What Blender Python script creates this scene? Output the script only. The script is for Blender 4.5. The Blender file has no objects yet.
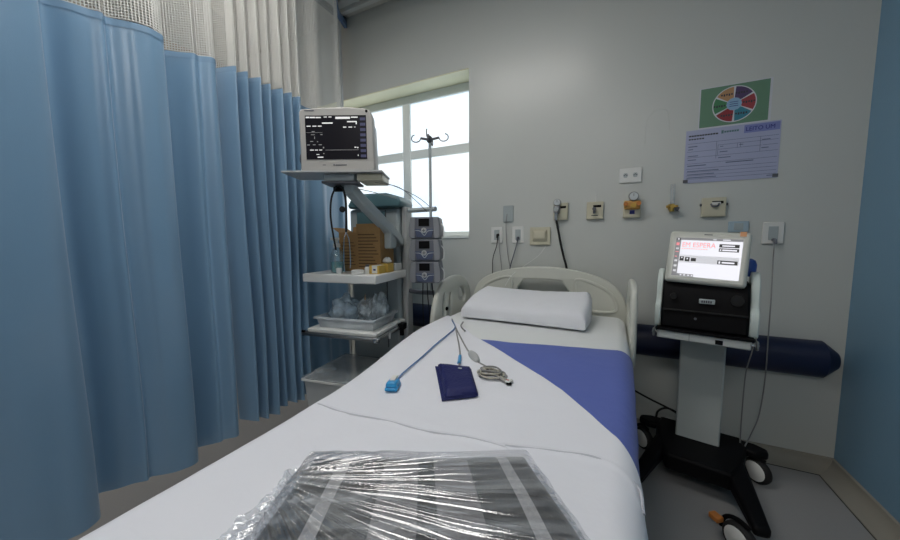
import bpy, bmesh, math, random
from mathutils import Vector, Matrix, noise
random.seed(4)
R = math.radians
scene = bpy.context.scene
COL = scene.collection

# ------------------------------------------------------------------ camera
CAM = Vector((0, -2.4, 1.25)); FPX = 327.0
def _axes(yaw, pitch, roll):
    f = Vector((-math.sin(yaw)*math.cos(pitch), math.cos(yaw)*math.cos(pitch), math.sin(pitch)))
    r = Vector((math.cos(yaw), math.sin(yaw), 0)); u = r.cross(f)
    return r*math.cos(roll)+u*math.sin(roll), u*math.cos(roll)-r*math.sin(roll), f
AR, AU, AF = _axes(R(26.3), R(-5.2), R(-.4))
def ray(x, y): return AF + AR*((x-450)/FPX) + AU*((270-y)/FPX)
def at(x, y, X=None, Y=None, Z=None, D=None):
    """world point seen at photo pixel x,y on a plane X=, Y= or Z= (or at depth D)"""
    d = ray(x, y)
    if D is not None: t = D
    elif X is not None: t = (X-CAM.x)/d.x
    elif Y is not None: t = (Y-CAM.y)/d.y
    else: t = (Z-CAM.z)/d.z
    return CAM + d*t
cd = bpy.data.cameras.new('camera'); cam = bpy.data.objects.new('camera', cd); COL.objects.link(cam)
M = Matrix((AR, AU, -AF)).transposed().to_4x4(); M.translation = CAM
cam.matrix_world = M
cd.sensor_width = 36; cd.lens = FPX/900*36; cd.clip_start = .01
scene.camera = cam
scene.view_settings.view_transform = 'Standard'; scene.view_settings.look = 'None'
scene.view_settings.gamma = 1; scene.view_settings.exposure = 0.6

# ------------------------------------------------------------------ materials
def mat(name, col, rough=.5, metal=0, bump=0, bscale=40, var=0, vscale=8, emit=0, ecol=None, spec=.5, sheen=0, coat=0, alpha=1, trans=0, stretch=None):
    m = bpy.data.materials.new(name); m.use_nodes = True
    nt = m.node_tree; b = nt.nodes['Principled BSDF']
    c = (*col, 1)
    b.inputs['Base Color'].default_value = c
    b.inputs['Roughness'].default_value = rough; b.inputs['Metallic'].default_value = metal
    b.inputs['Specular IOR Level'].default_value = spec
    if sheen: b.inputs['Sheen Weight'].default_value = sheen
    if coat: b.inputs['Coat Weight'].default_value = coat
    if alpha < 1: b.inputs['Alpha'].default_value = alpha
    if trans: b.inputs['Transmission Weight'].default_value = trans
    if emit:
        b.inputs['Emission Color'].default_value = (*(ecol or col), 1); b.inputs['Emission Strength'].default_value = emit
    tc = nt.nodes.new('ShaderNodeTexCoord'); mp = nt.nodes.new('ShaderNodeMapping')
    nt.links.new(tc.outputs['Object'], mp.inputs['Vector'])
    if stretch: mp.inputs['Scale'].default_value = stretch
    # every surface gets a faint procedural unevenness
    n = nt.nodes.new('ShaderNodeTexNoise'); n.inputs['Scale'].default_value = vscale; n.inputs['Detail'].default_value = 4
    nt.links.new(mp.outputs[0], n.inputs['Vector'])
    v = var or .04
    mr = nt.nodes.new('ShaderNodeMapRange'); mr.inputs['To Min'].default_value = 1-v; mr.inputs['To Max'].default_value = 1+v
    nt.links.new(n.outputs['Fac'], mr.inputs['Value'])
    hs = nt.nodes.new('ShaderNodeHueSaturation'); hs.inputs['Color'].default_value = c
    nt.links.new(mr.outputs[0], hs.inputs['Value']); nt.links.new(hs.outputs[0], b.inputs['Base Color'])
    if bump:
        n2 = nt.nodes.new('ShaderNodeTexNoise'); n2.inputs['Scale'].default_value = bscale; n2.inputs['Detail'].default_value = 5
        nt.links.new(mp.outputs[0], n2.inputs['Vector'])
        bp = nt.nodes.new('ShaderNodeBump'); bp.inputs['Strength'].default_value = bump; bp.inputs['Distance'].default_value = .01
        nt.links.new(n2.outputs['Fac'], bp.inputs['Height']); nt.links.new(bp.outputs[0], b.inputs['Normal'])
    return m
m_wall = mat('wall_paint', (.57,.59,.565), .32, bump=.03, bscale=180, var=.015, vscale=2)
m_bluewall = mat('blue_wall_paint', (.19,.345,.48), .45, bump=.1, bscale=120, var=.03, vscale=3)
m_beige = mat('beige_wall_paint', (.46,.39,.31), .6)
m_ceil = mat('ceiling_paint', (.62,.60,.56), .7)
m_floor = mat('floor_vinyl', (.30,.30,.30), .42, var=.08, vscale=160, bump=.02)
m_cove = mat('cove_vinyl', (.30,.285,.245), .5, var=.06)
m_joint = mat('dark_joint', (.03,.03,.03), .8)
m_white = mat('white_plastic', (.72,.73,.71), .35)
m_offw = mat('ivory_plastic', (.60,.61,.55), .38)
m_cream = mat('cream_plastic', (.58,.55,.42), .4)
m_grey = mat('grey_plastic', (.42,.43,.43), .4)
m_lgrey = mat('light_grey_enamel', (.40,.45,.46), .4)
m_teal = mat('teal_enamel', (.10,.19,.21), .35)
m_dgrey = mat('dark_grey_plastic', (.10,.105,.12), .4)
m_mgrey = mat('slate_plastic', (.13,.14,.17), .4)
m_blueg = mat('blue_grey_plastic', (.11,.15,.26), .35)
m_black = mat('black_plastic', (.003,.003,.004), .55, spec=.12)
m_rub = mat('black_rubber', (.008,.008,.008), .7)
m_chrome = mat('brushed_steel', (.62,.63,.64), .22, metal=1, stretch=(1,1,20), vscale=30)
m_steel = mat('dull_steel', (.35,.36,.37), .35, metal=1)
m_brass = mat('brass', (.62,.42,.12), .3, metal=1)
m_orange = mat('orange_plastic', (.48,.17,.035), .4)
m_yellow = mat('yellow_plastic', (.62,.34,.09), .4)
m_navy = mat('navy_vinyl', (.006,.012,.05), .4, bump=.05, bscale=200)
m_navyc = mat('navy_cuff_fabric', (.010,.014,.095), .55, bump=.3, bscale=120, spec=.3)
m_sheet = mat('white_cotton', (.76,.77,.82), .85, bump=.12, bscale=25, sheen=.15, var=.015)
m_sheet2 = mat('white_cotton_fitted', (.72,.74,.74), .85, bump=.12, bscale=30, var=.015)
m_pillow = mat('white_pillow_cotton', (.74,.75,.79), .85, bump=.2, bscale=22, var=.015)
m_blue = mat('blue_cotton', (.095,.135,.42), .85, bump=.25, bscale=22, sheen=.1, var=.05)
m_matt = mat('mattress_vinyl', (.12,.17,.30), .5)
m_card = mat('brown_cardboard', (.38,.22,.085), .75, var=.12, vscale=60)
m_ink = mat('dark_print', (.05,.05,.06), .7)
m_inkb = mat('navy_print', (.02,.03,.20), .7)
m_cyan = mat('cyan_plastic', (.03,.30,.62), .3)
m_cabblue = mat('blue_cable', (.10,.20,.42), .4)
m_cabgrey = mat('grey_cable', (.25,.25,.25), .45)
m_cabbeige = mat('beige_cable', (.42,.40,.33), .45)
m_red = mat('red_plastic', (.5,.04,.03), .4)
m_pvc = mat('steel_conduit', (.60,.62,.62), .35)
m_frame = mat('window_paint', (.84,.88,.85), .4)
m_daylit_reveal = mat('daylit_reveal', (.86,.84,.60), .5)  # yellowish daylight on the window head is put into this colour
m_metalceil = mat('ceiling_metal', (.55,.57,.57), .4, metal=.3)
m_gaugeface = mat('gauge_face', (.55,.60,.62), .3)

def pane_mat():
    m = bpy.data.materials.new('frosted_daylit_glass'); m.use_nodes = True
    nt = m.node_tree; b = nt.nodes['Principled BSDF']
    b.inputs['Base Color'].default_value = (.6,.65,.7,1); b.inputs['Roughness'].default_value = .3
    n = nt.nodes.new('ShaderNodeTexNoise'); n.inputs['Scale'].default_value = 1.3
    tc = nt.nodes.new('ShaderNodeTexCoord'); nt.links.new(tc.outputs['Object'], n.inputs['Vector'])
    cr = nt.nodes.new('ShaderNodeValToRGB'); cr.color_ramp.elements[0].color = (.76,.88,1,1); cr.color_ramp.elements[1].color = (1,.96,.86,1)
    cr.color_ramp.elements[0].position = .4; cr.color_ramp.elements[1].position = .62
    nt.links.new(n.outputs['Fac'], cr.inputs[0]); nt.links.new(cr.outputs[0], b.inputs['Emission Color'])
    b.inputs['Emission Strength'].default_value = PANE
    return m
PANE = .64

def fabric_mat():
    m = mat('blue_curtain_fabric', (.19,.325,.47), .30, bump=.06, bscale=300, sheen=.2, spec=.9, var=.03)
    nt = m.node_tree; out = [n for n in nt.nodes if n.type == 'OUTPUT_MATERIAL'][0]; b = nt.nodes['Principled BSDF']
    tr = nt.nodes.new('ShaderNodeBsdfTranslucent'); tr.inputs[0].default_value = (.16,.36,.60,1)
    mx = nt.nodes.new('ShaderNodeMixShader'); mx.inputs[0].default_value = .12
    nt.links.new(b.outputs[0], mx.inputs[1]); nt.links.new(tr.outputs[0], mx.inputs[2]); nt.links.new(mx.outputs[0], out.inputs[0])
    return m
m_fabric = fabric_mat()
m_hem = mat('curtain_hem', (.185,.31,.45), .5)

def net_mat():
    m = bpy.data.materials.new('white_curtain_net'); m.use_nodes = True
    nt = m.node_tree; out = [n for n in nt.nodes if n.type == 'OUTPUT_MATERIAL'][0]; b = nt.nodes['Principled BSDF']
    b.inputs['Base Color'].default_value = (.66,.66,.63,1); b.inputs['Roughness'].default_value = .8
    uv = nt.nodes.new('ShaderNodeUVMap'); uv.uv_map = 'UVMap'; sp = nt.nodes.new('ShaderNodeSeparateXYZ'); nt.links.new(uv.outputs[0], sp.inputs[0])
    def mth(op, a, bb):
        n = nt.nodes.new('ShaderNodeMath'); n.operation = op
        for i, v in enumerate((a, bb)):
            if v is None: continue
            if isinstance(v, (int, float)): n.inputs[i].default_value = v
            else: nt.links.new(v, n.inputs[i])
        return n.outputs[0]
    def thread(o, cell, w): return mth('LESS_THAN', mth('FRACT', mth('DIVIDE', o, cell), None), w)
    a = thread(sp.outputs[0], .0105, .32); c = thread(sp.outputs[1], .0105, .32)
    mask = mth('MAXIMUM', a, c)
    tp = nt.nodes.new('ShaderNodeBsdfTransparent'); mx = nt.nodes.new('ShaderNodeMixShader')
    nt.links.new(mask, mx.inputs[0]); nt.links.new(tp.outputs[0], mx.inputs[1]); nt.links.new(b.outputs[0], mx.inputs[2]); nt.links.new(mx.outputs[0], out.inputs[0])
    return m
m_net = net_mat()

def film_mat(name, haze, hazecol, bump=.0, scale=(1,1,1)):
    """clear plastic: see-through, glossy, a little milky where it is crumpled"""
    m = bpy.data.materials.new(name); m.use_nodes = True
    nt = m.node_tree; out = [n for n in nt.nodes if n.type == 'OUTPUT_MATERIAL'][0]; b = nt.nodes['Principled BSDF']
    b.inputs['Base Color'].default_value = (*hazecol, 1); b.inputs['Roughness'].default_value = .12
    b.inputs['Coat Weight'].default_value = 1; b.inputs['Coat Roughness'].default_value = .06
    tc = nt.nodes.new('ShaderNodeTexCoord'); mp = nt.nodes.new('ShaderNodeMapping'); mp.inputs['Scale'].default_value = scale
    nt.links.new(tc.outputs['UV' if bump else 'Object'], mp.inputs['Vector'])
    n = nt.nodes.new('ShaderNodeTexNoise'); n.inputs['Scale'].default_value = 1.0; n.inputs['Detail'].default_value = 5
    nt.links.new(mp.outputs[0], n.inputs['Vector'])
    cr = nt.nodes.new('ShaderNodeMapRange'); cr.inputs['From Min'].default_value = .42; cr.inputs['From Max'].default_value = .72
    cr.inputs['To Min'].default_value = haze*(.35 if haze < .3 else .7); cr.inputs['To Max'].default_value = min(1, haze*2.6)
    nt.links.new(n.outputs['Fac'], cr.inputs['Value'])
    tp = nt.nodes.new('ShaderNodeBsdfTransparent'); tp.inputs[0].default_value = (.97,.97,.98,1)
    g = nt.nodes.new('ShaderNodeBsdfGlossy'); g.inputs['Roughness'].default_value = .13
    bp = nt.nodes.new('ShaderNodeBump'); bp.inputs['Strength'].default_value = .15 if bump else .3; bp.inputs['Distance'].default_value = .01
    nt.links.new(n.outputs['Fac'], bp.inputs['Height']); nt.links.new(bp.outputs[0], g.inputs['Normal']); nt.links.new(bp.outputs[0], b.inputs['Normal'])
    m1 = nt.nodes.new('ShaderNodeMixShader'); m1.inputs[0].default_value = .16
    nt.links.new(tp.outputs[0], m1.inputs[1]); nt.links.new(g.outputs[0], m1.inputs[2])
    m2 = nt.nodes.new('ShaderNodeMixShader'); nt.links.new(cr.outputs[0], m2.inputs[0])
    nt.links.new(m1.outputs[0], m2.inputs[1]); nt.links.new(b.outputs[0], m2.inputs[2]); nt.links.new(m2.outputs[0], out.inputs[0])
    return m
m_wrap = film_mat('crinkled_plastic_film', .18, (.70,.74,.78), 1, (1.5, 14, 1))
m_bag = film_mat('clear_plastic_bag', .55, (.62,.70,.74), 0, (22,22,22))
m_bin = film_mat('translucent_bin', .60, (.72,.77,.80), 0, (3,3,3))
m_bottle = film_mat('clear_bottle', .22, (.35,.60,.62), 0, (10,10,10))

# ------------------------------------------------------------------ mesh helpers
class MB:
    def __init__(s): s.v = []; s.f = []; s.uv = None
    def box(s, x0, x1, y0, y1, z0, z1):
        n = len(s.v)
        s.v += [Vector(p) for p in ((x0,y0,z0),(x1,y0,z0),(x1,y1,z0),(x0,y1,z0),(x0,y0,z1),(x1,y0,z1),(x1,y1,z1),(x0,y1,z1))]
        s.f += [[n+i for i in q] for q in ((3,2,1,0),(4,5,6,7),(0,1,5,4),(1,2,6,5),(2,3,7,6),(3,0,4,7))]
        return s
    def hexa(s, lo, hi):
        n = len(s.v); s.v += [Vector(p) for p in lo+hi]; k = len(lo)
        s.f += [[n+i for i in reversed(range(k))], [n+k+i for i in range(k)]]
        s.f += [[n+i, n+(i+1) % k, n+k+(i+1) % k, n+k+i] for i in range(k)]
        return s
    def prism(s, pts, axis, a, b):
        """2D outline extruded along an axis from a to b"""
        def P(p, t):
            return {'x': (t, p[0], p[1]), 'y': (p[0], t, p[1]), 'z': (p[0], p[1], t)}[axis]
        return s.hexa([P(p, a) for p in pts], [P(p, b) for p in pts])
    def tube(s, pts, r, n=8, smooth=True, cap=True):
        pts = [Vector(p) for p in pts]
        if smooth and len(pts) > 2:
            o = []
            ext = [pts[0]*2-pts[1]]+pts+[pts[-1]*2-pts[-2]]
            for i in range(1, len(ext)-2):
                for k in range(6):
                    t = k/6; a, b, c, d = ext[i-1], ext[i], ext[i+1], ext[i+2]
                    o.append(.5*((2*b)+(c-a)*t+(2*a-5*b+4*c-d)*t*t+(3*b-a-3*c+d)*t**3))
            o.append(pts[-1]); pts = o
        base = len(s.v); up = None
        for i, p in enumerate(pts):
            d = (pts[min(i+1, len(pts)-1)]-pts[max(i-1, 0)]).normalized()
            if up is None:
                up = d.orthogonal().normalized()
            else:
                up = (up-d*up.dot(d)).normalized()
            q = d.cross(up); rr = r(i/(len(pts)-1)) if callable(r) else r
            for k in range(n):
                a = 2*math.pi*k/n; s.v.append(p+up*math.cos(a)*rr+q*math.sin(a)*rr)
        for i in range(len(pts)-1):
            for k in range(n):
                a = base+i*n+k; b = base+i*n+(k+1) % n
                s.f.append([a, b, b+n, a+n])
        if cap:
            s.f.append([base+k for k in reversed(range(n))]); e = base+(len(pts)-1)*n; s.f.append([e+k for k in range(n)])
        return s
    def cyl(s, a, b, r, n=20, r2=None):
        r2 = r if r2 is None else r2
        return s.tube([a, b], (lambda t: r+(r2-r)*t), n, False)
    def lathe(s, prof, c=(0,0,0), n=20, axis='z'):
        base = len(s.v); c = Vector(c)
        for (r, h) in prof:
            for k in range(n):
                a = 2*math.pi*k/n; u, w = r*math.cos(a), r*math.sin(a)
                s.v.append(c+Vector({'z': (u, w, h), 'y': (w, h, u), 'x': (h, u, w)}[axis]))
        for i in range(len(prof)-1):
            for k in range(n):
                a = base+i*n+k; b = base+i*n+(k+1) % n; s.f.append([a, b, b+n, a+n])
        s.f.append([base+k for k in reversed(range(n))]); e = base+(len(prof)-1)*n; s.f.append([e+k for k in range(n)])
        return s
    def grid(s, nu, nv, fn, uvfn=None):
        n = len(s.v)
        if uvfn: s.uv = s.uv or {}
        for i in range(nu+1):
            for j in range(nv+1):
                s.v.append(Vector(fn(i/nu, j/nv)))
                if uvfn: s.uv[len(s.v)-1] = uvfn(i/nu, j/nv)
        for i in range(nu):
            for j in range(nv):
                a = n+i*(nv+1)+j; s.f.append([a, a+nv+1, a+nv+2, a+1])
        return s
    def xf(s, Mx, start=0):
        for i in range(start, len(s.v)): s.v[i] = Mx @ s.v[i]
        return s
    def build(s, name, m, parent=None, bevel=0, smooth=False, seg=2, solid=0, sub=0):
        me = bpy.data.meshes.new(name); me.from_pydata([tuple(v) for v in s.v], [], s.f); me.materials.append(m)
        bm = bmesh.new(); bm.from_mesh(me)
        if not s.uv: bmesh.ops.recalc_face_normals(bm, faces=bm.faces)
        bm.to_mesh(me); bm.free()
        if s.uv:
            lay = me.uv_layers.new(name='UVMap')
            for lp in me.loops: lay.data[lp.index].uv = s.uv.get(lp.vertex_index, (0, 0))
        if smooth or bevel:
            for p in me.polygons: p.use_smooth = True
            if not (smooth is True and solid == 0 and s.uv):
                try: me.set_sharp_from_angle(angle=R(40 if not bevel else 45))
                except Exception: pass
        o = bpy.data.objects.new(name, me); COL.objects.link(o)
        if parent: o.parent = parent
        if solid:
            md = o.modifiers.new('solid', 'SOLIDIFY'); md.thickness = solid; md.offset = -1
        if bevel:
            md = o.modifiers.new('bevel', 'BEVEL'); md.width = bevel; md.segments = seg; md.limit_method = 'ANGLE'; md.angle_limit = R(40)
            md.harden_normals = False
        if sub:
            md = o.modifiers.new('sub', 'SUBSURF'); md.levels = sub; md.render_levels = sub
        return o

def tag(o, label=None, cat=None, group=None, kind=None):
    if label: o['label'] = label
    if cat: o['category'] = cat
    if group: o['group'] = group
    if kind: o['kind'] = kind
    return o
def empty(name, loc, rz, label, cat, group=None):
    o = bpy.data.objects.new(name, None); COL.objects.link(o); o.location = loc; o.rotation_euler = (0, 0, rz); o.empty_display_size = .05
    return tag(o, label, cat, group)
def copy_tree(o, parent=None):
    c = o.copy(); COL.objects.link(c)
    if parent: c.parent = parent
    for ch in [x for x in o.children]: copy_tree(ch, c)
    return c
def struct(o): o['kind'] = 'structure'; return o
def box(name, m, d, parent=None, bevel=0, **k): return MB().box(*d).build(name, m, parent, bevel, **k)
def plate(name, m, outs, thick, Mx, parent=None, bevel=.006, res=2):
    """a flat plate from 2D outlines (first outer, rest holes), rounded edges; Mx places it"""
    cu = bpy.data.curves.new(name, 'CURVE'); cu.dimensions = '2D'; cu.fill_mode = 'BOTH'
    cu.extrude = thick/2-bevel; cu.bevel_depth = bevel; cu.bevel_resolution = res
    for pts in outs:
        sp = cu.splines.new('POLY'); sp.points.add(len(pts)-1)
        for i, p in enumerate(pts): sp.points[i].co = (p[0], p[1], 0, 1)
        sp.use_cyclic_u = True
    t = bpy.data.objects.new('tmp', cu); COL.objects.link(t)
    dg = bpy.context.evaluated_depsgraph_get(); me = bpy.data.meshes.new_from_object(t.evaluated_get(dg))
    bpy.data.objects.remove(t); bpy.data.curves.remove(cu)
    me.transform(Mx); me.materials.clear(); me.materials.append(m); me.name = name
    bm = bmesh.new(); bm.from_mesh(me); bmesh.ops.remove_doubles(bm, verts=bm.verts, dist=1e-5); bm.to_mesh(me); bm.free()
    for p in me.polygons: p.use_smooth = True
    try: me.set_sharp_from_angle(angle=R(40))
    except Exception: pass
    o = bpy.data.objects.new(name, me); COL.objects.link(o)
    if parent: o.parent = parent
    return o
def text(name, body, size, m, Mx, parent=None, sx=1, depth=.0004):
    cu = bpy.data.curves.new(name, 'FONT'); cu.body = body; cu.size = size; cu.extrude = depth; cu.align_x = 'LEFT'; cu.offset = 0
    t = bpy.data.objects.new('tmp', cu); COL.objects.link(t)
    dg = bpy.context.evaluated_depsgraph_get(); me = bpy.data.meshes.new_from_object(t.evaluated_get(dg))
    bpy.data.objects.remove(t); bpy.data.curves.remove(cu)
    me.transform(Mx @ Matrix.Diagonal((sx,1,1,1))); me.materials.clear(); me.materials.append(m)
    o = bpy.data.objects.new(name, me); COL.objects.link(o)
    if parent: o.parent = parent
    return o
def smooth_loop(pts, n=6):
    """closed Catmull-Rom through 2D points"""
    o = []; k = len(pts)
    for i in range(k):
        a, b, c, d = [Vector(pts[(i+j-1) % k]) for j in range(4)]
        for q in range(n):
            t = q/n; o.append(.5*((2*b)+(c-a)*t+(2*a-5*b+4*c-d)*t*t+(3*b-a-3*c+d)*t**3))
    return o
def rrect(x0, x1, y0, y1, r, n=5):
    o = []
    for cx, cy, a0 in ((x1-r,y1-r,0),(x0+r,y1-r,90),(x0+r,y0+r,180),(x1-r,y0+r,270)):
        for i in range(n+1):
            a = R(a0+90*i/n); o.append(Vector((cx+r*math.cos(a), cy+r*math.sin(a))))
    return o
def XZ(y=0):      # plane matrix: 2D (x,y) -> world (x, ., z), facing -Y
    return Matrix(((1,0,0,0),(0,0,-1,y),(0,1,0,0),(0,0,0,1)))
def YZ(x=0):      # 2D (x,y) -> world (., y, z), facing +X
    return Matrix(((0,0,1,x),(1,0,0,0),(0,1,0,0),(0,0,0,1)))
def sst(a, b, x):
    t = max(0, min(1, (x-a)/(b-a))); return t*t*(3-2*t)
def lerp(a, b, t): return a+(b-a)*t
def interp(pts, x):
    if x <= pts[0][0]: return pts[0][1]
    for (a, b), (c, d) in zip(pts, pts[1:]):
        if x <= c: return b+(d-b)*(x-a)/(c-a)
    return pts[-1][1]

# ------------------------------------------------------------------ room shell
XR = 1.11; XL = -4.0; YB = -5.2; H = 3.24
WX0, WX1, WZ0, WZ1 = -2.62, -1.015, 1.285, 2.55
b = MB()
b.box(XL-.2, WX0, 0, .3, 0, H).box(WX1, XR, 0, .3, 0, H).box(WX0, WX1, 0, .3, 0, WZ0).box(WX0, WX1, 0, .3, WZ1, H)
struct(b.build('wall_back', m_wall))
struct(box('wall_right', m_bluewall, (XR, XR+.2, YB, .3, 0, H)))
struct(box('wall_left', m_beige, (XL-.2, XL, YB, .0, 0, H)))
struct(box('wall_rear', m_beige, (XL-.2, XR+.2, YB-.2, YB, 0, H)))
struct(box('floor', m_floor, (XL-.2, XR+.2, YB-.2, .3, -.1, 0)))
struct(box('ceiling', m_ceil, (XL-.2, XR+.2, YB-.2, .3, H, H+.1)))
# slatted metal ceiling over the bed bay, with its edge strip along the wall
b = MB()
for i in range(60):
    y = -.14-i*.085
    b.box(-2.18, XR-.002, y-.07, y, H-.022, H-.002)
struct(b.build('trim_ceiling_slats', m_metalceil))
struct(box('trim_ceiling_edge', m_white, (-2.2, XR-.002, -.12, -.085, H-.04, H-.002)))
struct(box('trim_ceiling_side', m_dgrey, (-2.225, -2.2, YB, -.002, H-.05, H-.002)))
# coved vinyl skirting
def cove(n=6):
    return [(0, .068)]+[(-.010, .064)]+[(-.010-.072*(1-math.cos(R(90*i/n))), .064-.060*math.sin(R(90*i/n))) for i in range(1, n+1)]+[(-.085, .0), (0, 0)]
def seg_prism(prof, P0, P1, dirn):
    """profile (offset from wall, z) swept from P0 to P1; dirn = inward unit vector"""
    lo = [(P0[0]-dirn[0]*p[0], P0[1]-dirn[1]*p[0], p[1]) for p in prof]; hi = [(P1[0]-dirn[0]*p[0], P1[1]-dirn[1]*p[0], p[1]) for p in prof]
    return MB().hexa(lo, hi)
prof = cove()
def mitred(name, prof_pts, wall):
    if wall == 'back':
        lo = [(XL, p[0], p[1]) for p in prof_pts]; hi = [(XR+p[0], p[0], p[1]) for p in prof_pts]
    else:
        lo = [(XR+p[0], YB, p[1]) for p in prof_pts]; hi = [(XR+p[0], p[0], p[1]) for p in prof_pts]
    return struct(MB().hexa(lo, hi).build(name, m_cove, smooth=True))
mitred('baseboard_back', prof, 'back'); mitred('baseboard_right', prof, 'right')
jp = [(-.085, 0), (-.085, .0025), (-.0885, .0025), (-.0885, 0)]
def mitredj(name, wall):
    o = mitred(name, jp, wall); o.data.materials.clear(); o.data.materials.append(m_joint)
mitredj('trim_joint_back', 'back'); mitredj('trim_joint_right', 'right')

# window
YF = .19
fr = MB()
fr.box(WX0, WX1, YF, YF+.05, WZ1-.075, WZ1).box(WX0, WX1, YF, YF+.05, WZ0, WZ0+.04)
fr.box(WX0, WX0+.05, YF, YF+.05, WZ0+.04, WZ1-.075).box(WX1-.05, WX1, YF, YF+.05, WZ0+.04, WZ1-.075)
fr.box(-1.755, -1.675, YF, YF+.05, WZ0+.04, WZ1-.075)
fr.box(WX0+.05, -1.755, YF, YF+.05, 1.985, 2.06).box(-1.675, WX1-.05, YF, YF+.05, 1.985, 2.06)
win = struct(fr.build('window_1', m_frame, bevel=.004))
m_pane = pane_mat()
for x0, x1 in ((WX0+.05, -1.755), (-1.675, WX1-.05)):
    for z0, z1 in ((WZ0+.04, 1.985), (2.06, WZ1-.075)):
        box('pane', m_pane, (x0+.001, x1-.001, YF+.02, YF+.026, z0+.001, z1-.001), win)
struct(box('trim_window_head', m_daylit_reveal, (WX0+.002, WX1-.002, .002, YF-.002, WZ1-.008, WZ1-.001)))
struct(box('trim_window_sill', m_frame, (WX0+.002, WX1-.002, -.012, YF-.002, WZ0-.02, WZ0+.006), bevel=.003))

# navy half-round bumper rail on the back wall
def halfround(s, n=10): return [(-.001-.0*s, .605+.098*s)]+[(-.012-.082*s*math.cos(R(a)), .605+.098*s*math.sin(R(a))) for a in [80-160*i/n for i in range(n+1)]]+[(-.001, .605-.098*s)]
b = MB(); b.hexa([(-2.9, p[0], p[1]) for p in halfround(1)], [(1.02, p[0], p[1]) for p in halfround(1)])
tag(b.build('bumper_rail', m_navy, smooth=True), 'navy blue half-round bumper rail running along the wall behind bed and ventilator', 'bumper rail')
b = MB(); b.hexa([(1.02, p[0], p[1]) for p in halfround(1)], [(1.078, p[0], p[1]) for p in halfround(.45)])
ec = b.build('end_cap', m_navy, bpy.data.objects['bumper_rail'], smooth=True)
# conduit
tag(MB().cyl((-2.19,-.11,.001), (-2.19,-.11,H-.06), .014, 12).build('conduit_pipe', m_pvc, smooth=True), 'thin pale vertical pipe running up the wall to the ceiling left of the window', 'pipe')
# the room's luminaire over the foot of the bed
la = empty('ceiling_lamp', (-.95, -1.75, H-.024), 0, 'rectangular white ceiling lamp with a glowing diffuser', 'lamp')
box('housing', m_white, (-.66,.66,-.34,.34,-.06,0), la, .004)
LAMP = 7.5
box('diffuser', mat('lamp_diffuser', (.9,.9,.9), .6, emit=LAMP, ecol=(1,.97,.93)), (-.62,.62,-.30,.30,-.066,-.0605), la)

fill_lamp = copy_tree(la); fill_lamp.location = (.0, -4.1, H-.024); fill_lamp['label'] = 'added fill ceiling lamp, out of view behind the foot of the bed, near the rear wall'  # unseen lamp added as fill for the back wall and front faces
lb2 = copy_tree(la); lb2.location = (-3.0, -2.3, H-.004); lb2['label'] = 'second ceiling lamp, in the bay beyond the blue curtains'
# ------------------------------------------------------------------ curtains
def cr_path(pts, n):
    pts = [Vector((*p, 0)) for p in pts]; ext = [pts[0]*2-pts[1]]+pts+[pts[-1]*2-pts[-2]]; o = []
    for i in range(1, len(ext)-2):
        a, b_, c, d = ext[i-1], ext[i], ext[i+1], ext[i+2]
        for k in range(n):
            t = k/n; o.append(.5*((2*b_)+(c-a)*t+(2*a-5*b_+4*c-d)*t*t+(3*b_-a-3*c+d)*t**3))
    o.append(pts[-1]); return o
def curtain(label, pts, zb, zj, zt, n=7, seed=0, fine=1.0):
    pts = [(p[0]-.05, p[1]) for p in pts]
    path = cr_path(pts, n); L = [0]
    for p, q in zip(path, path[1:]): L.append(L[-1]+(q-p).length)
    root = empty('privacy_curtain', (path[0].x, path[0].y, 0), 0, label, 'curtain', 'blue privacy curtains')
    O = Vector((path[0].x, path[0].y, 0)); N = len(path)-1
    def P(i, z):
        p = path[i].copy(); k = sst(zb, zt, z)
        # folds spread and wander a little towards the hem
        dx = noise.noise(Vector((seed+L[i]*2.2, z*.9, 3)))*.018*(1-k)
        p.x += dx; p.y += noise.noise(Vector((seed+9+L[i]*2.0, z*.8, 7)))*.022*(1-k)
        p.z = z; return p-O
    NV = 26
    def FP(i, z):      # fabric: finer creases than the net
        p = P(i, z); p.x += noise.noise(Vector((seed+L[i]*11, z*.5, 1)))*.011*fine+noise.noise(Vector((seed+L[i]*24, z*.9, 5)))*.005*fine; return p
    b = MB()
    zlow = lambda i: zb+.012*math.sin(L[i]*7+seed)+noise.noise(Vector((L[i]*3, seed, 0)))*.012
    b.grid(N, NV, lambda u, v: FP(round(u*N), lerp(zlow(round(u*N)), zj+.006*math.sin(L[round(u*N)]*5), v)))
    o = b.build('fabric_panel', m_fabric, root, smooth=True)
    b = MB(); b.grid(N, 2, lambda u, v: FP(round(u*N), lerp(zj-.022, zj+.004, v)+.006*math.sin(L[round(u*N)]*5)+ .0)+Vector((.002,0,0)))
    b.build('hem_band', m_hem, root, smooth=True)
    b = MB(); b.grid(N, 8, lambda u, v: P(round(u*N), lerp(zj+.004, zt, v)), lambda u, v: (L[round(u*N)], lerp(zj, zt, v)))
    o = b.build('net_panel', m_net, root, smooth=True)
    return root
ptsA = [(-1.70,-3.35),(-1.60,-3.2),(-1.62,-3.05),(-1.76,-2.94),(-1.66,-2.82),(-1.60,-2.70),(-1.66,-2.60),(-1.76,-2.56),(-1.73,-2.42),(-1.69,-2.34),(-1.68,-2.28),(-1.64,-2.17),(-1.61,-2.04),(-1.635,-1.975),(-1.74,-1.965),
        (-1.79,-1.93),(-1.765,-1.88),(-1.745,-1.83),(-1.72,-1.795),(-1.74,-1.775),(-1.70,-1.735),(-1.68,-1.71),(-1.665,-1.655),(-1.69,-1.615),(-1.77,-1.615),(-1.81,-1.58),(-1.775,-1.53),(-1.725,-1.49),(-1.73,-1.465),(-1.69,-1.43),(-1.715,-1.40),(-1.79,-1.395)]
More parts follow.
